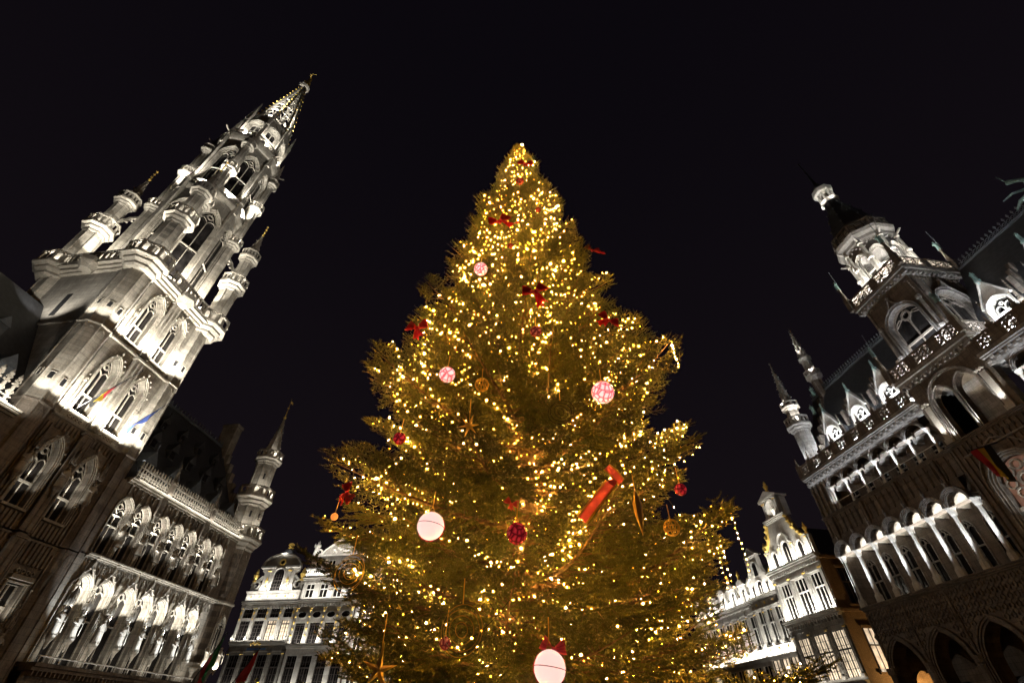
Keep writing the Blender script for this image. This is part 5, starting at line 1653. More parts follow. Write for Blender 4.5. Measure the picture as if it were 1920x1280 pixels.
# ---------------------------------------------------------------- houses closing the square: local frame faces the camera, 66 m along the town hall
O4, Z4 = d1 * 66.0, R(-7.3)
K_STRIP = .30
def house_round():
    h = thing('baroque_house', 'ornate gilded house with a round-topped gable beside the town hall corner turret', 'house', O4, Z4, 'houses closing the square')
    x0, x1 = -45.8, -37.9
    w = (x1 - x0) / 4
    rects = lambda z0, z1, m=.28: [(x0 + i * w + m, x0 + (i + 1) * w - m, z0, z1) for i in range(4)]
    m = MB(); m.quad((x0, 0, 0), (x1, 0, 0), (x1, 0, 5.6), (x0, 0, 5.6)); part('wall', m, 'white', h)
    flat_windows(h, rects(1.0, 4.6), -.04, 'glass', 'white', .1, .7, 2, 0, 'frame')
    r1 = rects(6.4, 9.9); wall_with_rects(h, x0, x1, 5.6, 10.2, r1, 0, .3, 'grey'); flat_windows(h, r1, .14, 'glass', 'whiteframe', .1, .62, 2, (4, 5), 'frame')
    r2 = rects(11.5, 13.75); wall_with_rects(h, x0, x1, 10.2, 13.95, r2, 0, .3, 'white'); flat_windows(h, r2, .14, ['glass', 'glass', 'lit', 'lit'], 'white', .1, .8, 2, (4, 5), 'frame')
    r3 = rects(14.05, 15.2); wall_with_rects(h, x0, x1, 13.95, 15.4, r3, 0, .3, 'white'); flat_windows(h, r3, .14, 'glass', 'white', .08, .5, 2, (4, 3), 'frame')
    cornice(h, x0, x1, 0, 6.0, .4, .4); cornice(h, x0, x1, 0, 11.3, .6, .45); cornice(h, x0 - .1, x1 + .1, 0, 16.0, .6, .6, 'white', .4)
    m = MB(); m.box(x0, x1, -.15, 0, 10.25, 10.8); part('sign_band', m, 'grey', h)
    m = MB(); m.box(-43.2, -40.6, -.19, -.15, 10.38, 10.62); part('name_plate', m, simple('blue_enamel', (.08, .16, .34), .3), h)
    m = MB()
    for k in range(5): m.blob((-41.9 + (k - 2) * .3, -.7, 10.95 + .12 * (k % 2)), .24, .8)
    part('gilded_cartouche', m, 'gold', h)
    for i in range(5):
        x = x0 + .18 + i * (x1 - x0 - .36) / 4
        pilaster(h, x, 11.4, 15.4, 0, .34); pilaster(h, x, 6.1, 10.2, 0, .3, 'grey')
        m = MB(); m.blob((x, -.25, 14.6), .16, 1.8); m.blob((x, -.25, 13.9), .12, 1.6); part('gilded_drop', m, 'gold', h)
        m = MB(); urn(m, x, -.5, 11.3, .8); part('urn', m, 'white', h)
    m = MB(); m.box(x0 + .1, x1 - .1, -.25, .4, 16.02, 17.0); part('attic', m, 'white', h)
    for i in range(6):
        m = MB(); m.box(x0 + .4 + i * 1.25, x0 + 1.3 + i * 1.25, -.32, -.25, 16.2, 16.85); p = part('attic_panel', m, 'white', h)
        m = MB(); m.blob((x0 + .85 + i * 1.25, -.35, 16.5), .18, .8); part('rosette', m, 'gold', p)
    cornice(h, x0, x1, -.2, 17.25, .3, .25)
    c = -41.9
    left = [(c - 2.6, 17.2), (c - 2.3, 18.2), (c - 2.35, 19.6), (c - 2.75, 19.9), (c - 2.75, 20.4)]
    dome = [(c + 2.7 * math.cos(a), 20.4 + 1.6 * math.sin(a)) for a in [math.pi - math.pi * k / 14 for k in range(15)]]
    m = MB(); m.prism(left + dome[1:-1] + [(2 * c - x, z) for x, z in left[::-1]], 0, .5); part('gable_wall', m, 'white', h)
    m = MB(); m.outline(dome, .22, -.35, .4); m.box(c - 2.95, c - .75, -.4, .4, 20.2, 20.45); m.box(c + .75, c + 2.95, -.4, .4, 20.2, 20.45); part('gable_moulding', m, 'white', h)
    op = arch(c, .75, 17.3, 19.4, 'round', .75, 6)
    orders(h, I4, op, 0, 'white', ((.0, .16, -.2, .0),)); window(h, I4, op, -.06, 2, (18.6,), 19.4, 'glass', 'frame', .08, .04, False, .05, (4, 5))
    m = MB(); m.ring(c, -.16, 0, 21.0, .3, .48, 12); part('oculus_ring', m, 'gold', h)
    m = MB(); m.add([(c + .3 * math.cos(k * math.pi / 5), -.03, 21.0 + .3 * math.sin(k * math.pi / 5)) for k in range(10)], [tuple(range(10))]); part('oculus_pane', m, 'glass', h)
    for s_ in (-1, 1):
        pilaster(h, c + s_ * 1.55, 17.3, 20.1, 0, .4)
        m = MB(); m.blob((c + s_ * 1.55, -.25, 18.6), .2, 2.4); m.blob((c + s_ * 1.55, -.25, 17.7), .18, 1.2); part('gilded_drop', m, 'gold', h)
        m = MB(); scroll(m, c + s_ * 3.1, 18.05, .72, .0, .4, s_); m.bar((c + s_ * 3.7, .2, 17.5), (c + s_ * 3.6, .2, 18.3), .3); m.bar((c + s_ * 2.4, .2, 19.2), (c + s_ * 3.0, .2, 18.7), .3, .4); part('volute', m, 'white', h)
        m = MB(); urn(m, c + s_ * 3.55, .1, 18.5, 1.8); part('urn', m, 'gold', h)
    m = MB(); m.box(c - 1.0, c + 1.0, .1, 1.6, 21.9, 22.4); m.stack(c, .8, [(22.4, .9), (22.6, .5), (22.8, .7), (23.1, .3)], 6); part('crest', m, 'slate', h)
    m = MB(); m.stack(c, .8, [(23.1, .25), (23.2, .4), (23.5, .32), (23.55, .45), (23.8, .4), (23.95, .1)], 8); part('gilded_crown', m, 'gold', h)
    box_body(h, x0, x1, 14, 15.9, 'side', 20.5)
    strip(h, (x0 + .2, -.85, 11.4), (x1 - .2, -.85, 11.4), (0, .5, 1), 34, col=NEUT); strip(h, (x0 + .2, -.85, 16.1), (x1 - .2, -.85, 16.1), (0, .35, 1), 28, col=NEUT)
    strip(h, (c - 2.4, -.55, 17.35), (c + 2.4, -.55, 17.35), (0, .45, 1), 42, col=NEUT); spot(h, (c, -1.2, 22.0), (c, .2, 22.9), 60, 90, NEUT); strip(h, (x0 + .2, -.7, 6.1), (x1 - .2, -.7, 6.1), (0, .5, 1), 14, col=NEUT)
house_round()

def house_oval():
    h = thing('baroque_house', 'white house with oval windows and balustraded top storey, half behind the tree', 'house', O4, Z4, 'houses closing the square')
    x0, x1 = -37.7, -29.6
    y = -.2
    w = (x1 - x0) / 4
    rects = lambda z0, z1, m=.32: [(x0 + i * w + m, x0 + (i + 1) * w - m, z0, z1) for i in range(4)]
    m = MB(); m.quad((x0, y, 0), (x1, y, 0), (x1, y, 5.6), (x0, y, 5.6)); part('wall', m, 'white', h)
    flat_windows(h, rects(1.0, 4.6), y - .04, 'lit', 'white', .1, .7, 2, 0, 'frame')
    r1 = rects(6.4, 9.7); wall_with_rects(h, x0, x1, 5.6, 10.2, r1, y, .3, 'white'); flat_windows(h, r1, y + .14, 'glass', 'whiteframe', .1, .62, 2, (4, 5), 'frame')
    r2 = rects(11.0, 13.3); wall_with_rects(h, x0, x1, 10.2, 15.3, r2, y, .3, 'white'); flat_windows(h, r2, y + .14, 'glass', 'white', .1, .9, 2, (4, 5), 'frame')
    for (u0, u1, _, _) in r2:
        c = (u0 + u1) / 2
        m = MB(); m.stack(0, 0, [(0, .55), (.2, .55)], 14); 
        m2 = MB(Matrix.Translation((c, y, 14.2)) @ Matrix.Rotation(math.pi / 2, 4, 'X')); m2.stack(0, 0, [(-.02, .62), (.12, .62), (.14, .46), (.05, .46)], 16, sx=1.25, sy=.8, cap=False); o = part('oval_window', m2, 'white', h)
        m3 = MB(Matrix.Translation((c, y, 14.2)) @ Matrix.Rotation(math.pi / 2, 4, 'X')); m3.stack(0, 0, [(.04, .46), (.05, .46)], 16, sx=1.25, sy=.8); part('pane', m3, 'glass', o)
    for i in range(5):
        x = x0 + .18 + i * (x1 - x0 - .36) / 4
        pilaster(h, x, 11.0, 15.2, y, .36)
        m = MB()
        for z in (11.8, 12.6, 13.3, 14.0, 14.7): m.blob((x, y - .22, z), .17, 1.3)
        part('gilded_drop', m, 'gold', h)
    cornice(h, x0, x1, y, 10.9, .6, .45); cornice(h, x0, x1, y, 6.0, .4, .4); cornice(h, x0, x1, y, 16.0, .6, .5, 'white', .4)
    r3 = rects(16.3, 18.0, .4); wall_with_rects(h, x0, x1, 15.3, 18.5, r3, y, .4, 'white'); flat_windows(h, r3, y + .2, 'glass', 'whiteframe', .08, .6, 2, 0, 'whiteframe')
    cornice(h, x0, x1, y, 18.7, .8, .5, 'white', .5)
    me = MB(); me.stack(0, 0, [(0, .1), (.12, .1), (.16, .05), (.4, .11), (.6, .06), (.8, .06), (.84, .1), (.95, .1)], 6); me = me.mesh('baluster', MAT['white'])
    for k in range(26): obj('baluster', me, h, (x0 + .3 + k * .3, y - .5, 18.7))
    m = MB(); m.box(x0, x1, y - .65, y - .35, 19.65, 19.85); part('balustrade_rail', m, 'white', h)
    r4 = rects(19.2, 21.2, .5); wall_with_rects(h, x0, x1, 18.6, 21.6, r4, y + .6, .3, 'white'); flat_windows(h, r4, y + .75, 'glass', 'whiteframe', .08, .7, 2, 0, 'whiteframe')
    c = (x0 + x1) / 2
    m = MB(); m.prism([(c - 2.6, 21.6), (c + 2.6, 21.6), (c + 2.2, 22.3), (c + 1.0, 23.2), (c, 23.9), (c - 1.0, 23.2), (c - 2.2, 22.3)], y + .5, y + 1.0); part('pediment', m, 'grey', h)
    m = MB(); m.outline([(c - 2.7, 21.7), (c - 2.2, 22.4), (c - 1.0, 23.3), (c, 24.0), (c + 1.0, 23.3), (c + 2.2, 22.4), (c + 2.7, 21.7)], .16, y + .2, y + 1.1); m.box(x0, x1, y + .2, y + 1.0, 21.58, 21.8); part('raking_cornice', m, 'white', h)
    m = MB()
    for k in range(9): m.blob((c - 1.2 + k * .3, y + .42, 22.2 + .35 * math.sin(k * 1.7) ** 2 + (.3 if 2 < k < 6 else 0)), .24)
    part('carved_relief', m, 'white', h)
    for s_ in (-1, 1):
        m = MB(); scroll(m, c + s_ * 3.2, 22.2, .55, y + .3, y + .7, s_); part('volute', m, 'white', h)
    m = MB(); urn(m, c, y + .6, 24.0, 1.8); part('urn', m, 'gold', h)
    for s_ in (-1, 1):
        obj('statue', statue_mesh(50 + s_, 'white'), h, (c + s_ * 3.7, y + .5, 21.8), 0, 2.0)
    box_body(h, x0, x1, 13, 21.5, 'side', 23.0, y=y + 1.0)
    for z, wm in ((10.95, 34), (16.05, 32), (18.9, 30), (21.7, 40), (6.1, 16)): strip(h, (x0 + .2, y - .75, z), (x1 - .2, y - .75, z), (0, .5, 1), wm, col=NEUT)
house_oval()

K_STRIP = .30
def house_plain(x0, x1, zc, label, top, seed):
    h = thing('baroque_house', label, 'house', O4, Z4, 'houses closing the square')
    n = max(3, round((x1 - x0) / 2)); w = (x1 - x0) / n; y = -.1 * (seed % 3)
    rects = lambda z0, z1, m=.34: [(x0 + i * w + m, x0 + (i + 1) * w - m, z0, z1) for i in range(n)]
    m = MB(); m.quad((x0, y, 0), (x1, y, 0), (x1, y, 5.4), (x0, y, 5.4)); part('wall', m, 'white', h)
    flat_windows(h, rects(.8, 4.4), y - .04, ['lit', 'glass'], 'white', .1, .7, 2, 0, 'frame')
    z = 5.4
    fl = (zc - 5.4) / 3
    for k in range(3):
        r1 = rects(z + .6, z + fl - .5); wall_with_rects(h, x0, x1, z, z + fl, r1, y, .3, 'white'); flat_windows(h, r1, y + .14, 'glass', 'whiteframe', .1, .62, 2, 0, 'whiteframe')
        cornice(h, x0, x1, y, z + .3, .4, .3); strip(h, (x0 + .2, y - .55, z + .35), (x1 - .2, y - .55, z + .35), (0, .5, 1), 30, col=NEUT)
        for i in range(n + 1): pilaster(h, x0 + .18 + i * (x1 - x0 - .36) / n, z + .4, z + fl, y, .3)
        z += fl
    cornice(h, x0, x1, y, zc + .5, .7, .5, 'white', .45)
    strip(h, (x0 + .2, y - .75, zc + .55), (x1 - .2, y - .75, zc + .55), (0, .35, 1), 40, col=NEUT)
    c = (x0 + x1) / 2
    if top == 'gable':
        left = [(x0 + .8, zc + .5), (x0 + 1.2, zc + 2.0), (x0 + 2.0, zc + 2.6), (x0 + 2.4, zc + 4.0)]
        m = MB(); m.prism(left + [(c, zc + 4.9)] + [(2 * c - x, q) for x, q in left[::-1]], y, y + .5); part('gable_wall', m, 'white', h)
        for s_ in (-1, 1):
            m = MB(); scroll(m, c + s_ * (c - x0 - 1.3), zc + 1.3, .7, y - .1, y + .3, s_); part('volute', m, 'gold', h)
        op = arch(c, .6, zc + 1.0, zc + 2.4, 'round', .6, 5); window(h, I4, op, y - .06, 2, (), zc + 2.4, 'glass', 'whiteframe', .08, .04, False, .05)
        m = MB(); urn(m, c, y + .2, zc + 4.8, 1.5); part('urn', m, 'gold', h)
    else:
        me = bpy.data.meshes['baluster.001'] if 'baluster.001' in bpy.data.meshes else None
        for k in range(int((x1 - x0) / .34)): 
            if me: obj('baluster', me, h, (x0 + .2 + k * .34, y - .3, zc + .5))
        m = MB(); m.box(x0, x1, y - .45, y - .15, zc + 1.45, zc + 1.65); part('balustrade_rail', m, 'white', h)
        for i in range(n + 1):
            obj('statue', bpy.data.meshes['statue'], h, (x0 + .2 + i * (x1 - x0 - .4) / n, y - .3, zc + 1.65), 0, 1.6)
        m = MB(); m.stack(c, y + 3.5, [(zc, 2.6), (zc + 2.4, 2.6), (zc + 2.5, 2.9), (zc + 2.8, 2.9)], 8); part('drum', m, 'white', h)
        m = MB(); m.stack(c, y + 3.5, [(zc + 2.8, 2.6), (zc + 3.8, 2.3), (zc + 4.6, 1.5), (zc + 5.0, .5), (zc + 5.6, .3)], 8); part('dome', m, 'lead', h)
        m = MB(); urn(m, c, y + 3.5, zc + 5.6, 2.0); part('urn', m, 'gold', h)
    box_body(h, x0, x1, 13, zc, 'side', zc + 3.2, y=y + .8)
house_plain(-29.4, -22.0, 17.0, 'pale gabled house behind the tree, second from the oval-windowed house', 'gable', 1)
house_plain(-21.8, -13.0, 17.4, 'pale scroll-gabled house behind the lower middle of the tree', 'gable', 2)
house_plain(-12.6, 4.5, 16.8, 'wide pale house with statue-lined balustrade and dome, behind the tree trunk', 'dome', 3)
# ---------------------------------------------------------------- Christmas tree
TX, TY, TH_ = 0.3, 9.5, 21.1
PROF = [(1.0, 4.2), (3, 3.85), (4, 3.65), (5.2, 3.7), (6.3, 3.7), (7.4, 3.55), (8.5, 3.27), (9.7, 2.87), (11, 2.5), (13, 2.05), (15, 1.65), (16.6, 1.3), (18.5, .9), (20.2, .5), (21.2, .05)]
def crown_r(z):
    return float(np.interp(z, [p[0] for p in PROF], [p[1] for p in PROF]))

def needle_mat():
    m, nt, b = new_mat('fir_needles')
    v = mapped(nt)
    geo = nt.nodes.new('ShaderNodeObjectInfo')
    c = mixc(nt, ramp(nt, noise(nt, v, 2.2, 4), 0.3, 0.7), (0.082, 0.098, 0.026), (0.120, 0.130, 0.036))
    hsv = N(nt, 'ShaderNodeHueSaturation')
    mr = N(nt, 'ShaderNodeMapRange'); mr.inputs['To Min'].default_value = 0.65; mr.inputs['To Max'].default_value = 1.3
    nt.links.new(geo.outputs['Random'], mr.inputs[0]); nt.links.new(mr.outputs[0], hsv.inputs['Value']); nt.links.new(c, hsv.inputs['Color'])
    nt.links.new(hsv.outputs[0], b.inputs['Base Color'])
    b.inputs['Roughness'].default_value = 0.5
    b.inputs['Specular IOR Level'].default_value = 0.35
    return m
NEEDLE = needle_mat()
BARK = simple('fir_bark', (0.20, 0.14, 0.09), 0.9, 0, 0.6, 9.0, 0.6)

def fast_mesh(name, verts, tris, mat):
    me = bpy.data.meshes.new(name)
    verts = np.asarray(verts, dtype=np.float32); tris = np.asarray(tris, dtype=np.int32)
    me.vertices.add(len(verts)); me.vertices.foreach_set('co', verts.ravel())
    me.loops.add(len(tris) * 3); me.loops.foreach_set('vertex_index', tris.ravel())
    me.polygons.add(len(tris)); me.polygons.foreach_set('loop_start', np.arange(0, len(tris) * 3, 3, dtype=np.int32)); me.polygons.foreach_set('loop_total', np.full(len(tris), 3, dtype=np.int32))
    me.materials.append(mat); me.update(calc_edges=True); me.validate()
    return me

def branch_template(L, seed):
    """fir branch along +x: a woody axis with side branchlets, and its needles; returns wood mesh, needle mesh, axis points"""
    r = np.random.default_rng(seed)
    droop = 0.10 * L
    def axis(t):
        return np.array([L * t, 0.05 * L * math.sin(3 * t + seed), -droop * math.sin(math.pi * min(t, 1) * .75) + .10 * L * t * t])
    wood = MB()
    pts = [axis(t) for t in np.linspace(0, 1, 9)]
    wood.tube([tuple(p) for p in pts], list(np.linspace(.012 * L + .012, .006, 9)), 5)
    segs = []     # twig segments: start, end, needle length
    nsec = max(6, int(L / .115))
    for i in range(nsec):
        t = .10 + .90 * (i + r.random() * .6) / nsec
        base = axis(min(t, 1))
        fwd = axis(min(t + .02, 1.0)) - axis(max(t - .02, 0)); fwd /= np.linalg.norm(fwd)
        for sg in (-1, 1):
            if r.random() < .1: continue
            ln = (.20 + .46 * L * (1 - t) ** .8 * (1 if t > .25 else .35 + 2.6 * (t - .0))) * r.uniform(.65, 1.15)
            ln = min(ln, 1.35)
            ang = R(r.uniform(40, 66)) * sg
            side = np.array([fwd[0] * math.cos(ang) - fwd[1] * math.sin(ang), fwd[0] * math.sin(ang) + fwd[1] * math.cos(ang), fwd[2] + r.uniform(-.22, .12)])
            side /= np.linalg.norm(side)
            end = base + side * ln + np.array([0, 0, -.18 * ln * r.random()])
            if ln > .5: wood.tube([tuple(base), tuple((base + end) / 2 + np.array([0, 0, .02])), tuple(end)], [.010, .007, .003], 4)
            segs.append((base + (end - base) * .25, end))
            n3 = max(2, int(ln / .10))
            for k in range(n3):
                u = .18 + .82 * (k + r.random() * .7) / n3
                b3 = base + (end - base) * min(u, 1)
                for s3 in (-1, 1):
                    if r.random() < .12: continue
                    l3 = (.08 + .26 * (1 - u)) * r.uniform(.7, 1.25)
                    a3_ = R(r.uniform(38, 62)) * s3
                    d3 = np.array([side[0] * math.cos(a3_) - side[1] * math.sin(a3_), side[0] * math.sin(a3_) + side[1] * math.cos(a3_), side[2] + r.uniform(-.35, .2)])
                    d3 /= np.linalg.norm(d3)
                    segs.append((b3, b3 + d3 * l3))
    segs.append((axis(.6), axis(.8))); segs.append((axis(.8), axis(1.0))); segs.append((axis(1.0), axis(1.0) + np.array([.16, 0, .02])))
    V = []; off = 0
    A = np.array([s[0] for s in segs]); B = np.array([s[1] for s in segs])
    for a, b in zip(A, B):
        d = b - a; l = np.linalg.norm(d)
        if l < 1e-4: continue
        d /= l
        n = max(4, int(l / .0095))
        t = (np.arange(n) + r.random(n)) / n
        p = a + np.outer(t * l, d)
        phi = r.random(n) * 2 * math.pi
        up = np.array([0, 0, 1.0]); e1 = np.cross(d, up); e1 /= (np.linalg.norm(e1) + 1e-9); e2 = np.cross(e1, d)
        out = np.outer(np.cos(phi), e1) + np.outer(np.sin(phi) * .55 + .2, e2)
        dirn = out * .8 + d * .62
        nl = r.uniform(.030, .056, n)
        tip = p + dirn * nl[:, None]
        wv = np.cross(dirn, d); wv /= (np.linalg.norm(wv, axis=1)[:, None] + 1e-9)
        w = .0075
        V.append(np.stack([p - wv * w, p + wv * w, tip], axis=1).reshape(-1, 3))
    V = np.concatenate(V)
    T = np.arange(len(V)).reshape(-1, 3)
    return wood.mesh('branch', BARK), fast_mesh('needles', V, T, NEEDLE), pts

tree = thing('christmas_tree', 'tall decorated fir covered in warm string lights in the middle of the square', 'tree', (TX, TY, 0))
def build_tree():
    lens = [.7, 1.2, 1.8, 2.5, 3.2, 3.8]
    temp = {}
    for i, L in enumerate(lens):
        temp[L] = [branch_template(L, 100 + i * 10 + k) for k in range(3 if L > 1 else 2)]
    m = MB()
    m.tube([(0, 0, 0), (0.02, 0, 4), (-.02, .02, 9), (.02, 0, 14), (0, 0, 18.5), (0, 0, TH_)], [.29, .25, .19, .12, .06, .015], 14)
    part('trunk', m, BARK, tree, True)
    r = random.Random(5)
    axes = []
    z = 1.15
    while z < TH_ - .15:
        n = 14 if z < 4.5 else 11 if z < 9 else 9
        if z > 18: n = 6
        a0 = r.uniform(0, 6.28)
        tier = 1.0 + .10 * math.sin(z * 4.1) + r.uniform(-.05, .05)
        for k in range(n):
            zz = z + r.uniform(-.16, .16)
            if r.random() < .08: continue
            aa = (a0 + 2 * math.pi * k / n + math.pi / 2 + math.pi) % (2 * math.pi) - math.pi
            if abs(aa) < .40 and 2.6 < zz < 6.6 and r.random() < .88: continue
            ztip = zz + .1
            L = max(.35, min(crown_r(ztip) * tier * r.uniform(.76, 1.08), crown_r(ztip) * 1.10))
            a = a0 + 2 * math.pi * k / n + r.uniform(-.3, .3)
            key = min(lens, key=lambda q: abs(q - L))
            tm = r.choice(temp[key])
            s = L / key
            pitch = R(np.interp(zz, [1, 6, 14, 21], [6, -4, -16, -48])) + R(r.uniform(-7, 7))
            M = Matrix.Translation((0, 0, zz)) @ Matrix.Rotation(a, 4, 'Z') @ Matrix.Rotation(pitch, 4, 'Y') @ Matrix.Rotation(R(r.uniform(-22, 22)), 4, 'X') @ Matrix.Diagonal((s, s, s, 1))
            o = bpy.data.objects.new('branch', tm[0]); COL.objects.link(o); o.parent = tree; o.matrix_local = M
            nd = bpy.data.objects.new('needles', tm[1]); COL.objects.link(nd); nd.parent = o
            axes.append(([M @ Vector(p) for p in tm[2]], L))
        z += np.interp(z, [1, 10, 20], [.37, .33, .25])
    return axes
AXES = build_tree()

def build_lights():
    """string lights: wires laid along the branches, bulbs on them"""
    r = random.Random(11)
    t = thing('string_lights', 'warm white fairy lights strung over the whole fir, glowing amber', 'string lights', (TX, TY, 0))
    wires = MB(); pos = []
    for pts, L in AXES:
        dense = r.random()
        if dense < .10: continue
        thin = float(np.interp(pts[0].z, [1, 9, 14, 20], [.68, .9, 1.7, 3.6]))
        step = r.uniform(.09, .19) if dense < .72 else r.uniform(.06, .09)
        seglen = [(b - a).length for a, b in zip(pts, pts[1:])]
        tot = sum(seglen); s = tot * r.uniform(.06, .3)
        prev = None
        side = r.uniform(-1, 1)
        while s < tot * 1.0:
            q = s
            for (a, b), l in zip(zip(pts, pts[1:]), seglen):
                if q <= l: break
                q -= l
            p = a + (b - a) * min(q / max(l, 1e-6), 1)
            amp = .10 + .16 * L / 3.8
            u = (b - a).cross(Vector((0, 0, 1))).normalized()
            side = max(-1.6, min(1.6, side + r.uniform(-.9, .9)))
            p = p + u * side * amp + Vector((0, 0, r.uniform(-.10, .12)))
            pos.append(p)
            if prev is not None and (p - prev).length < .9: wires.bar(prev, p, .007)
            prev = p
            s += step * thin * r.uniform(.6, 1.4)
    # garlands hung in swags from branch tip to branch tip
    tips = [pts[-2] for pts, L in AXES]
    for k in range(150):
        a = r.choice(tips)
        near = sorted((q for q in tips if .5 < (q - a).length < 1.5), key=lambda q: r.random())[:1]
        for b in near:
            n = int((b - a).length / .12)
            prev = None
            for i in range(n + 1):
                u = i / max(n, 1)
                p = a + (b - a) * u + Vector((0, 0, -.35 * 4 * u * (1 - u)))
                if r.random() < .85: pos.append(p)
                if prev is not None: wires.bar(prev, p, .007)
                prev = p
    # loose ends that hang straight down from the branch tips
    cand = sorted(((pts[-1], L) for pts, L in AXES if L > 1.5 and 3.5 < pts[-1].z < 8.6), key=lambda q: -q[0].x)[:26]
    for p, L in r.sample(cand, 6):
        n = r.randint(5, 12)
        e = p + Vector((0, 0, -.09 * n))
        wires.bar(p, e, .007)
        for i in range(n): pos.append(p + Vector((r.uniform(-.02, .02), r.uniform(-.02, .02), -.09 * (i + .5))))
    # lights wound round the trunk
    prev = None
    for i in range(520):
        z = 1.0 + i * .019
        rad = np.interp(z, [0, 4, 9, 12], [.30, .26, .20, .15])
        p = Vector((rad * math.cos(i * .55), rad * math.sin(i * .55), z))
        if r.random() < .55: pos.append(p)
        if prev is not None: wires.bar(prev, p, .006)
        prev = p
    wm = simple('green_flex', (0.015, 0.02, 0.012), 0.6)
    part('wire', wires, wm, t, kind='stuff')
    # bulbs: small icosahedra
    ph = (1 + 5 ** .5) / 2
    iv = np.array([(-1, ph, 0), (1, ph, 0), (-1, -ph, 0), (1, -ph, 0), (0, -1, ph), (0, 1, ph), (0, -1, -ph), (0, 1, -ph), (ph, 0, -1), (ph, 0, 1), (-ph, 0, -1), (-ph, 0, 1)]) / math.hypot(1, ph)
    fi = np.array([(0, 11, 5), (0, 5, 1), (0, 1, 7), (0, 7, 10), (0, 10, 11), (1, 5, 9), (5, 11, 4), (11, 10, 2), (10, 7, 6), (7, 1, 8), (3, 9, 4), (3, 4, 2), (3, 2, 6), (3, 6, 8), (3, 8, 9), (4, 9, 5), (2, 4, 11), (6, 2, 10), (8, 6, 7), (9, 8, 1)])
    P = np.array([tuple(p) for p in pos])
    rad = (.0082 + .00052 * P[:, 2]) * rng.choice([.62, .85, 1.1, 1.4], len(P), p=[.3, .35, .25, .1])
    V = (P[:, None, :] + iv[None] * rad[:, None, None]).reshape(-1, 3)
    F = (fi[None] + 12 * np.arange(len(P))[:, None, None]).reshape(-1, 3)
    me = fast_mesh('bulbs', V, F, emissive('fairy_bulb', (1.0, 0.41, 0.03), BULB))
    me.materials.append(emissive('fairy_bulb_bright', (1.0, 0.47, 0.10), BULB * 2.6)); me.materials.append(emissive('fairy_bulb_dim', (1.0, 0.40, 0.02), BULB * .07))
    me.polygons.foreach_set('material_index', np.repeat(rng.choice([0, 1, 2], len(P), p=[.48, .22, .30]).astype(np.int32), 20))
    o = obj('bulbs', me, t, kind='stuff')
    print('BULBS', len(P))
BULB = 165.0
build_lights()
# ---------------------------------------------------------------- ornaments hung on the tree
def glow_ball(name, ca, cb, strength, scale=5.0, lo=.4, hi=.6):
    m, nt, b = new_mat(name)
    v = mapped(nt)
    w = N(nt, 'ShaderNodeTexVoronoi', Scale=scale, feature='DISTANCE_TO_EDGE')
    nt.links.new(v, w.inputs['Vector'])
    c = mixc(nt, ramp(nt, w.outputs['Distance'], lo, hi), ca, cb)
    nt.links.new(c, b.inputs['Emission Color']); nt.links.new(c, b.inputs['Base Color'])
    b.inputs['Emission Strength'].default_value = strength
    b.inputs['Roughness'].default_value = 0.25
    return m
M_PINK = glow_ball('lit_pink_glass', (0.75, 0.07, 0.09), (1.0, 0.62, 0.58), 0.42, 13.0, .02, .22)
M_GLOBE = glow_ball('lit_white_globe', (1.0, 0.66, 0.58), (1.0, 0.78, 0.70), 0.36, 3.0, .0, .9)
M_RED = glow_ball('red_glow_glass', (0.10, 0.002, 0.004), (0.62, 0.03, 0.04), 0.16, 17.0, .02, .3)  # faint glow put into the red cells to lift the dark front
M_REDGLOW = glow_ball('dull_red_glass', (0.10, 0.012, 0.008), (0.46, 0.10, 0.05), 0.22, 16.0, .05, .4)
M_VELVET = fabric('dark_red_velvet', (0.42, 0.016, 0.045))
M_RIBBON = fabric('red_satin', (0.86, 0.16, 0.22), .35)
M_GOLDW = simple('gold_wire', (0.85, 0.55, 0.13), 0.35, 0.85)
M_DULL = simple('tarnished_gold_wire', (0.42, 0.27, 0.08), 0.5, 0.6)
M_ORANGE = emissive('amber_glow', (1.0, 0.32, 0.06), 0.3)  # small ball with a glow of its own set in the material

def uv_ball(r, nu=16, nv=10, flat=False):
    m = MB()
    zr = [(r * math.sin(-math.pi / 2 + math.pi * i / nv), max(r * math.cos(-math.pi / 2 + math.pi * i / nv), .001)) for i in range(nv + 1)]
    m.stack(0, 0, zr, nu)
    return m

def bauble(label, loc, r, mat, facets=False, seam=False):
    t = thing('bauble', label, 'bauble', loc, 0, 'ornaments on the fir')
    part('ball', uv_ball(r, 12 if facets else 20, 8 if facets else 14), mat, t, not facets)
    m = MB(); m.stack(0, 0, [(r * .96, r * .2), (r * 1.14, r * .2), (r * 1.16, r * .12)], 8); m.ring(0, -.006, .006, r * 1.26, r * .09, r * .13, 8)
    part('cap', m, M_GOLDW, t)
    m = MB(); m.tube([(0, 0, r * 1.35), (.01, .02, r * 1.35 + .22)], .006, 4); part('hanger', m, M_GOLDW, t)
    if seam:
        m = MB(Matrix.Rotation(R(8), 4, 'Y')); m.tube([(r * 1.005 * math.cos(a), r * 1.005 * math.sin(a), 0) for a in [2 * math.pi * k / 28 for k in range(28)]], r * .022, 4, True); part('seam', m, M_REDGLOW, t)
        m = MB(); m.tube([(r * 1.02 * math.cos(a), .3 * r, r * 1.02 * math.sin(a)) for a in [2 * math.pi * k / 28 for k in range(28)]], r * .03, 5, True); part('rim', m, M_RED, t)
    return t

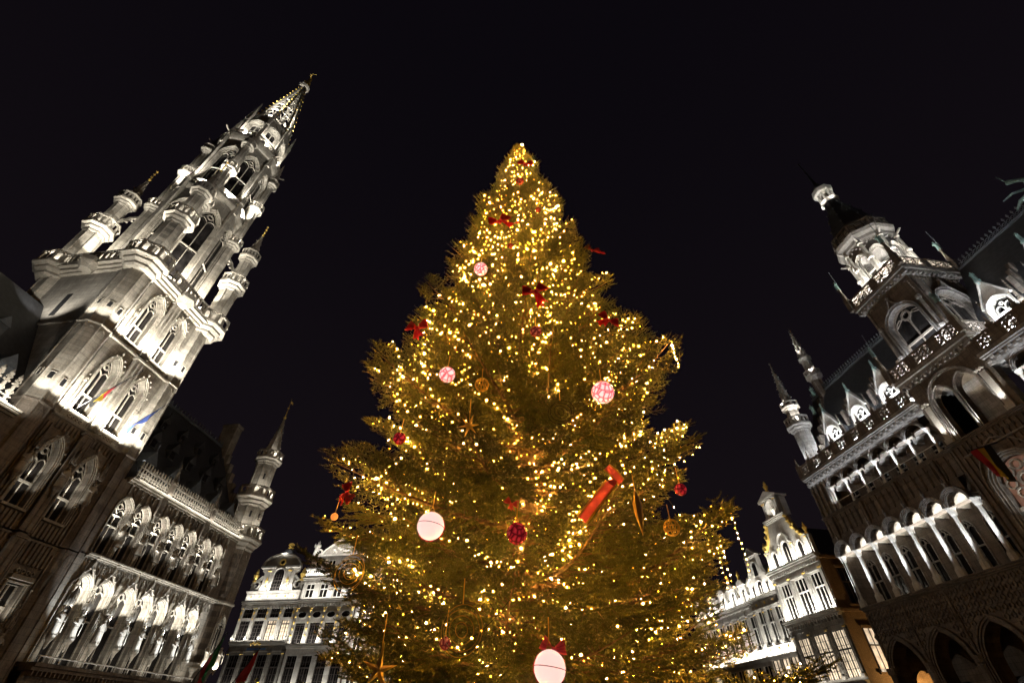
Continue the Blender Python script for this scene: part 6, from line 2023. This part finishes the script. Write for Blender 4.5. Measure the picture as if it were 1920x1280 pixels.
def wire_ball(label, loc, r):
    t = thing('openwork_ball', label, 'bauble', loc, 0, 'ornaments on the fir')
    for k in range(7):
        M = Matrix.Rotation(k * math.pi / 7, 4, 'Z') @ Matrix.Rotation(R(90 + 9 * math.sin(k * 2)), 4, 'X')
        m = MB(M); m.tube([(r * math.cos(a), r * math.sin(a), 0) for a in [2 * math.pi * q / 20 for q in range(20)]], r * .05, 5, True); part('hoop', m, M_GOLDW, t)
    for z in (-.6, 0, .6):
        m = MB(); rr = r * math.sqrt(1 - z * z); m.tube([(rr * math.cos(a), rr * math.sin(a), z * r) for a in [2 * math.pi * q / 20 for q in range(20)]], r * .05, 5, True); part('hoop', m, M_GOLDW, t)
    m = MB(); m.tube([(0, 0, r), (0, 0, r + .2)], .006, 4); part('hanger', m, M_GOLDW, t)

def hoops(label, loc, r, mat=M_GOLDW):
    t = thing('hoop_ornament', label, 'ornament', loc, 0, 'ornaments on the fir')
    for k, q in enumerate((1.0, .8, .55, .3)):
        M = Matrix.Rotation(R(18 * k - 20), 4, 'Z') @ Matrix.Rotation(R(90), 4, 'X')
        m = MB(M); m.tube([(r * q * math.cos(a), r * q * math.sin(a), 0) for a in [2 * math.pi * j / 28 for j in range(28)]], r * .02, 6, True); part('hoop', m, mat, t)
    m = MB(); m.tube([(0, 0, r), (0, .01, r + .25)], .006, 4); part('hanger', m, M_GOLDW, t)

def bow(label, loc, s, rx=0.0, rz=0.0, tail=(.5, -1.6), mat=M_VELVET, loops=((-1, .35), (1, .35))):
    t = thing('ribbon_bow', label, 'bow', loc, 0, 'bows on the fir')
    t.rotation_euler = (0, rx, rz)
    for sg, ang in loops:
        # pleated loop: fan of folds pinched at the knot
        m = MB(Matrix.Rotation(-ang * sg, 4, 'Y'))
        n = 9; v = []; f = []
        for i in range(n):
            u = i / (n - 1) - .5
            dep = (.14 if i % 2 else -.10) * s
            for (ra, w, dd) in ((.06, .16, 0), (.35, .55, .25), (.75, 1.0, .75), (1.0, 1.05, 1.0), (1.02, 1.0, 2.2), (.7, .8, 2.6), (.3, .35, 1.9)):
                v.append((sg * ra * s, dep * dd * .5 - .05 * s * dd, u * w * s))
        k = 7
        for i in range(n - 1):
            for j in range(k - 1):
                a = i * k + j
                f.append((a, a + 1, a + k + 1, a + k))
        m.add(v, f); part('loop', m, mat, t)
    m = MB(); m.stack(0, 0, [(-.2 * s, .1 * s), (-.1 * s, .19 * s), (.1 * s, .19 * s), (.2 * s, .1 * s)], 8); part('knot', m, mat, t)
    for k, dx in enumerate((tail[0] - .22, tail[0] + .30)):
        m = MB(); n = 7; v = []; f = []
        for i in range(n):
            u = i / (n - 1)
            x = dx * u * s; z = tail[1] * u * s * (1 - .15 * k); y = -.12 * s * math.sin(u * 5 + k)
            w = (.10 + .22 * u) * s
            v += [(x - w, y, z + .25 * w), (x, y - .1 * s * u, z - (.0 if i < n - 1 else -.15 * s)), (x + w, y, z - .25 * w)]
        for i in range(n - 1):
            a = 3 * i; f += [(a, a + 1, a + 4, a + 3), (a + 1, a + 2, a + 5, a + 4)]
        m.add(v, f); part('tail', m, mat, t)
    return t

def star(label, loc, r, points=6, rz=0.2):
    t = thing('star_ornament', label, 'star', loc, rz, 'ornaments on the fir')
    for k in range(points):
        a = 2 * math.pi * k / points + .25
        l = r * (1.25 if k % 3 == 1 else .95)
        m = MB(Matrix.Rotation(-a, 4, 'Y'))
        m.add([(l, 0, 0), (r * .12, 0, r * .17), (r * .12, -r * .17, 0), (r * .12, 0, -r * .17), (r * .12, r * .17, 0), (-r * .02, 0, 0)], [(0, 1, 2), (0, 2, 3), (0, 3, 4), (0, 4, 1), (5, 2, 1), (5, 3, 2), (5, 4, 3), (5, 1, 4)])
        part('ray', m, 'gold', t)
    m = MB(); m.blob((0, 0, 0), r * .24); part('core', m, 'gold', t)
    m = MB(); m.tube([(0, 0, r * .2), (0, 0, r + .3)], .005, 4); part('hanger', m, M_GOLDW, t)


def out(x, y, z, k=.965): return (x * k, y * k, 1.6 + (z - 1.6) * k)
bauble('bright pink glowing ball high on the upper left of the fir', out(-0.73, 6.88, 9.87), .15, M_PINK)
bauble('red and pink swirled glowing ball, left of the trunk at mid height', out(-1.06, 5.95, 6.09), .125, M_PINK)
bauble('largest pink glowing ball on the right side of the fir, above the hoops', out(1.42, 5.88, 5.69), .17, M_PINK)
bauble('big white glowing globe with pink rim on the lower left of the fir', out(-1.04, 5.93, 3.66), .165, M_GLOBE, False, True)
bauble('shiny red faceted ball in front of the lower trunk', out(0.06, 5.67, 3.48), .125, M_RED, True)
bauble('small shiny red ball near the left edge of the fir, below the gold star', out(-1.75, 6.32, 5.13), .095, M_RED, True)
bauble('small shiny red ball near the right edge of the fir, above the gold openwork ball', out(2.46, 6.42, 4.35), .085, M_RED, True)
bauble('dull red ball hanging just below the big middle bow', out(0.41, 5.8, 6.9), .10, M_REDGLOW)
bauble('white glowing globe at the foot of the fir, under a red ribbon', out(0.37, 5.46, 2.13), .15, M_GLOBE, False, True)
bauble('dull red ball just below the topmost bow', out(0.27, 8.04, 15.86), .13, M_REDGLOW)
bauble('tiny red ball below the large upper left bow', out(-0.04, 7, 10.91), .07, M_REDGLOW)
bauble('tiny red ball on the upper right between two bows', out(0.78, 7.61, 13.47), .08, M_REDGLOW)
bauble('tiny red ball beside the big hoop ornament low on the fir', out(-.70, 5.65, 2.36), .06, M_REDGLOW)
bauble('tiny amber ball at the far left branch tip', out(-2.95, 7.6, 4.39, 1.02), .06, M_ORANGE)
wire_ball('gold openwork ball left of the trunk, beside the swirled pink ball', out(-0.47, 5.79, 5.77), .105)
wire_ball('gold openwork ball near the right edge of the fir', out(2.12, 6.17, 3.72), .10)
hoops('large hanging ornament of nested gold hoops low on the left of the trunk', out(-0.53, 5.59, 2.47), .23, M_DULL)
hoops('dark nested hoops right of the trunk at mid height', out(0.72, 5.72, 5.23), .19, MAT['iron'])
hoops('nested gold hoops at the lower left edge of the fir', out(-2.12, 6.44, 3.23, .97), .22)
bow('dark red bow at the very top of the fir', out(0.5, 8.49, 17.89), 0.264, .2, 0, (.3, -.5))
bow('large dark red bow on the upper left with tails trailing right', out(-0.35, 7.49, 12.69), 0.299, -.5, 0, (1.0, -1.2))
bow('red bow at the upper right edge with one tail sticking out', out(2.33, 8.22, 12.31), 0.211, .3, .2, (1.3, .5))
bow('big dark red velvet bow in the middle of the upper fir', out(0.46, 6.18, 8.33), 0.238, -.35, 0, (.05, -1.75))
bow('dark red bow at the left edge of the fir', out(-1.99, 6.98, 8.08), 0.229, .1, -.3, (.4, -1.3))
bow('dim red bow on the right side, half sunk in the branches', out(1.85, 6.34, 7.69), 0.194, .5, .3, (-.5, -1.1))
bow('small red bow at the lower left branch tips', out(-2.69, 7.2, 4.61, .97), 0.176, 1.1, -.4, (.1, -.9))
bow('small red bow above the faceted red ball by the trunk', out(-0.01, 5.75, 3.87), 0.088, .4, 0, (.3, -.8), M_RIBBON)
bow('pinkish red ribbon over the white globe at the foot of the fir', out(.42, 5.6, 2.3), 0.123, .2, 0, (.5, -.6), M_RIBBON)
star('six-pointed gold star on the left of the trunk', out(-0.63, 5.84, 5.07), .16)
star('gold star among the lowest left branches', out(-1.39, 5.82, 2.15), .20, 5, .5)
# flat satin ribbon with gold edging, folded once
g = thing('folded_ribbon', 'wide folded red satin ribbon with gold edges on the right of the fir', 'ribbon', out(1.18, 5.85, 3.91), 0, 'bows on the fir')
for (p, q, w) in (((-.28, 0, -.20), (.12, -.06, .24), .062), ((.10, -.08, .46), (.27, -.04, .27), .055)):
    P, Q = Vector(p), Vector(q); t_ = (Q - P).normalized(); e = Vector((t_.z, 0, -t_.x)) * w
    m = MB(); m.add([P - e, P + e, (P + Q) / 2 + e + Vector((0, -.04, 0)), Q + e, Q - e, (P + Q) / 2 - e + Vector((0, -.04, 0))], [(0, 1, 2, 5), (5, 2, 3, 4)]); part('band', m, M_RIBBON, g)
    for s_ in (-1, 1):
        m = MB(); m.tube([P + e * s_, (P + Q) / 2 + e * s_ + Vector((0, -.04, 0)), Q + e * s_], .012, 4); part('edging', m, M_GOLDW, g)
m = MB(); m.blob((.16, -.05, .27), .07); part('knot', m, M_RIBBON, g)
# long gold drop
g = thing('spindle_ornament', 'long pointed gold drop hanging on the right of the fir', 'ornament', out(1.67, 5.99, 3.87), .4, 'ornaments on the fir')
m = MB(); m.stack(0, 0, [(-.30, .002), (-.05, .05), (.10, .062), (.16, .04), (.30, .004)], 6); part('drop', m, 'gold', g)
m = MB(); m.tube([(0, 0, .3), (0, 0, .5)], .005, 4); part('hanger', m, M_GOLDW, g)

# ---------------------------------------------------------------- flags
def flag(label, base, tip, cols, at=(.35, .8), drop=1.7, seed=0, furl=.5):
    base, tip = Vector(base), Vector(tip)
    g = thing('flag', label, 'flag', base)
    d = tip - base
    m = MB(); m.tube([(0, 0, 0), tuple(d)], [.05, .03], 6); m.blob(tuple(d), .09, 1.2); part('pole', m, 'iron', g)
    n, k = 10, len(cols) * 4
    rr = random.Random(seed)
    side = d.cross(Vector((0, 0, 1))).normalized()
    grid = []
    for i in range(n + 1):
        u = i / n
        row = []
        for j in range(k + 1):
            w = j / k      # along the pole
            a = at[0] + (at[1] - at[0]) * w
            p = d * a + Vector((0, 0, -drop * u * (1 - .35 * w)))
            p += -d.normalized() * (at[1] - at[0]) * d.length * furl * u * (w - .3) * .9
            p += side * (.16 * math.sin(w * 11 + u * 2.5 + seed) * (.15 + u)) + Vector((0, 0, .05 * math.sin(w * 9) * u))
            row.append(tuple(p))
        grid.append(row)
    for c, col in enumerate(cols):
        mt = bpy.data.materials.get('cloth_' + '_'.join('%.2f' % q for q in col)) or simple('cloth_' + '_'.join('%.2f' % q for q in col), col, .8, 0, .2, 6.0, 0.15)
        v = [grid[i][j] for i in range(n + 1) for j in range(c * 4, c * 4 + 5)]
        f = [(i * 5 + j, i * 5 + j + 1, i * 5 + j + 6, i * 5 + j + 5) for i in range(n) for j in range(4)]
        m = MB(); m.add(v, f); part('stripe', m, mt, g, True)
BLK, YEL, RED, BLU, GRN = (.02, .02, .02), (.60, .42, .03), (.45, .02, .03), (.02, .05, .22), (.02, .20, .05)
def thw(x, y, z): return tuple(th.matrix_basis @ Vector((x, y, z)))
def khw(s, y, z): return tuple(kh.matrix_basis @ Vector((-s, y, z)))
flag('black, yellow and red flag on a pole from the left tower window', thw(24.75, .3, 20.5), thw(24.95, -3.0, 23.8), [BLK, YEL, RED], (.22, .62), .9, 1, .5)
flag('furled blue flag on a pole from the right tower window', thw(28.75, .3, 20.6), thw(28.7, -3.0, 23.4), [BLU, BLU], (.15, .85), .55, 2, .2)
flag('black, yellow and red flag hanging from the arcaded hall tower', khw(22.9, -.2, 16.6), khw(23.1, -2.6, 15.9), [BLK, YEL, RED], (.25, 1.0), 2.6, 3, .55)
flag('red and green flag on a pole beside the town hall corner', (-23.5, 41.2, 4.3), (-20.6, 38.6, 7.4), [RED, GRN], (.35, 1.0), 1.9, 4, .5)
flag('plain red flag on a pole in front of the round-gabled house', (-20.6, 41.0, 4.0), (-18.0, 38.8, 6.5), [RED, RED], (.35, 1.0), 1.7, 5, .5)
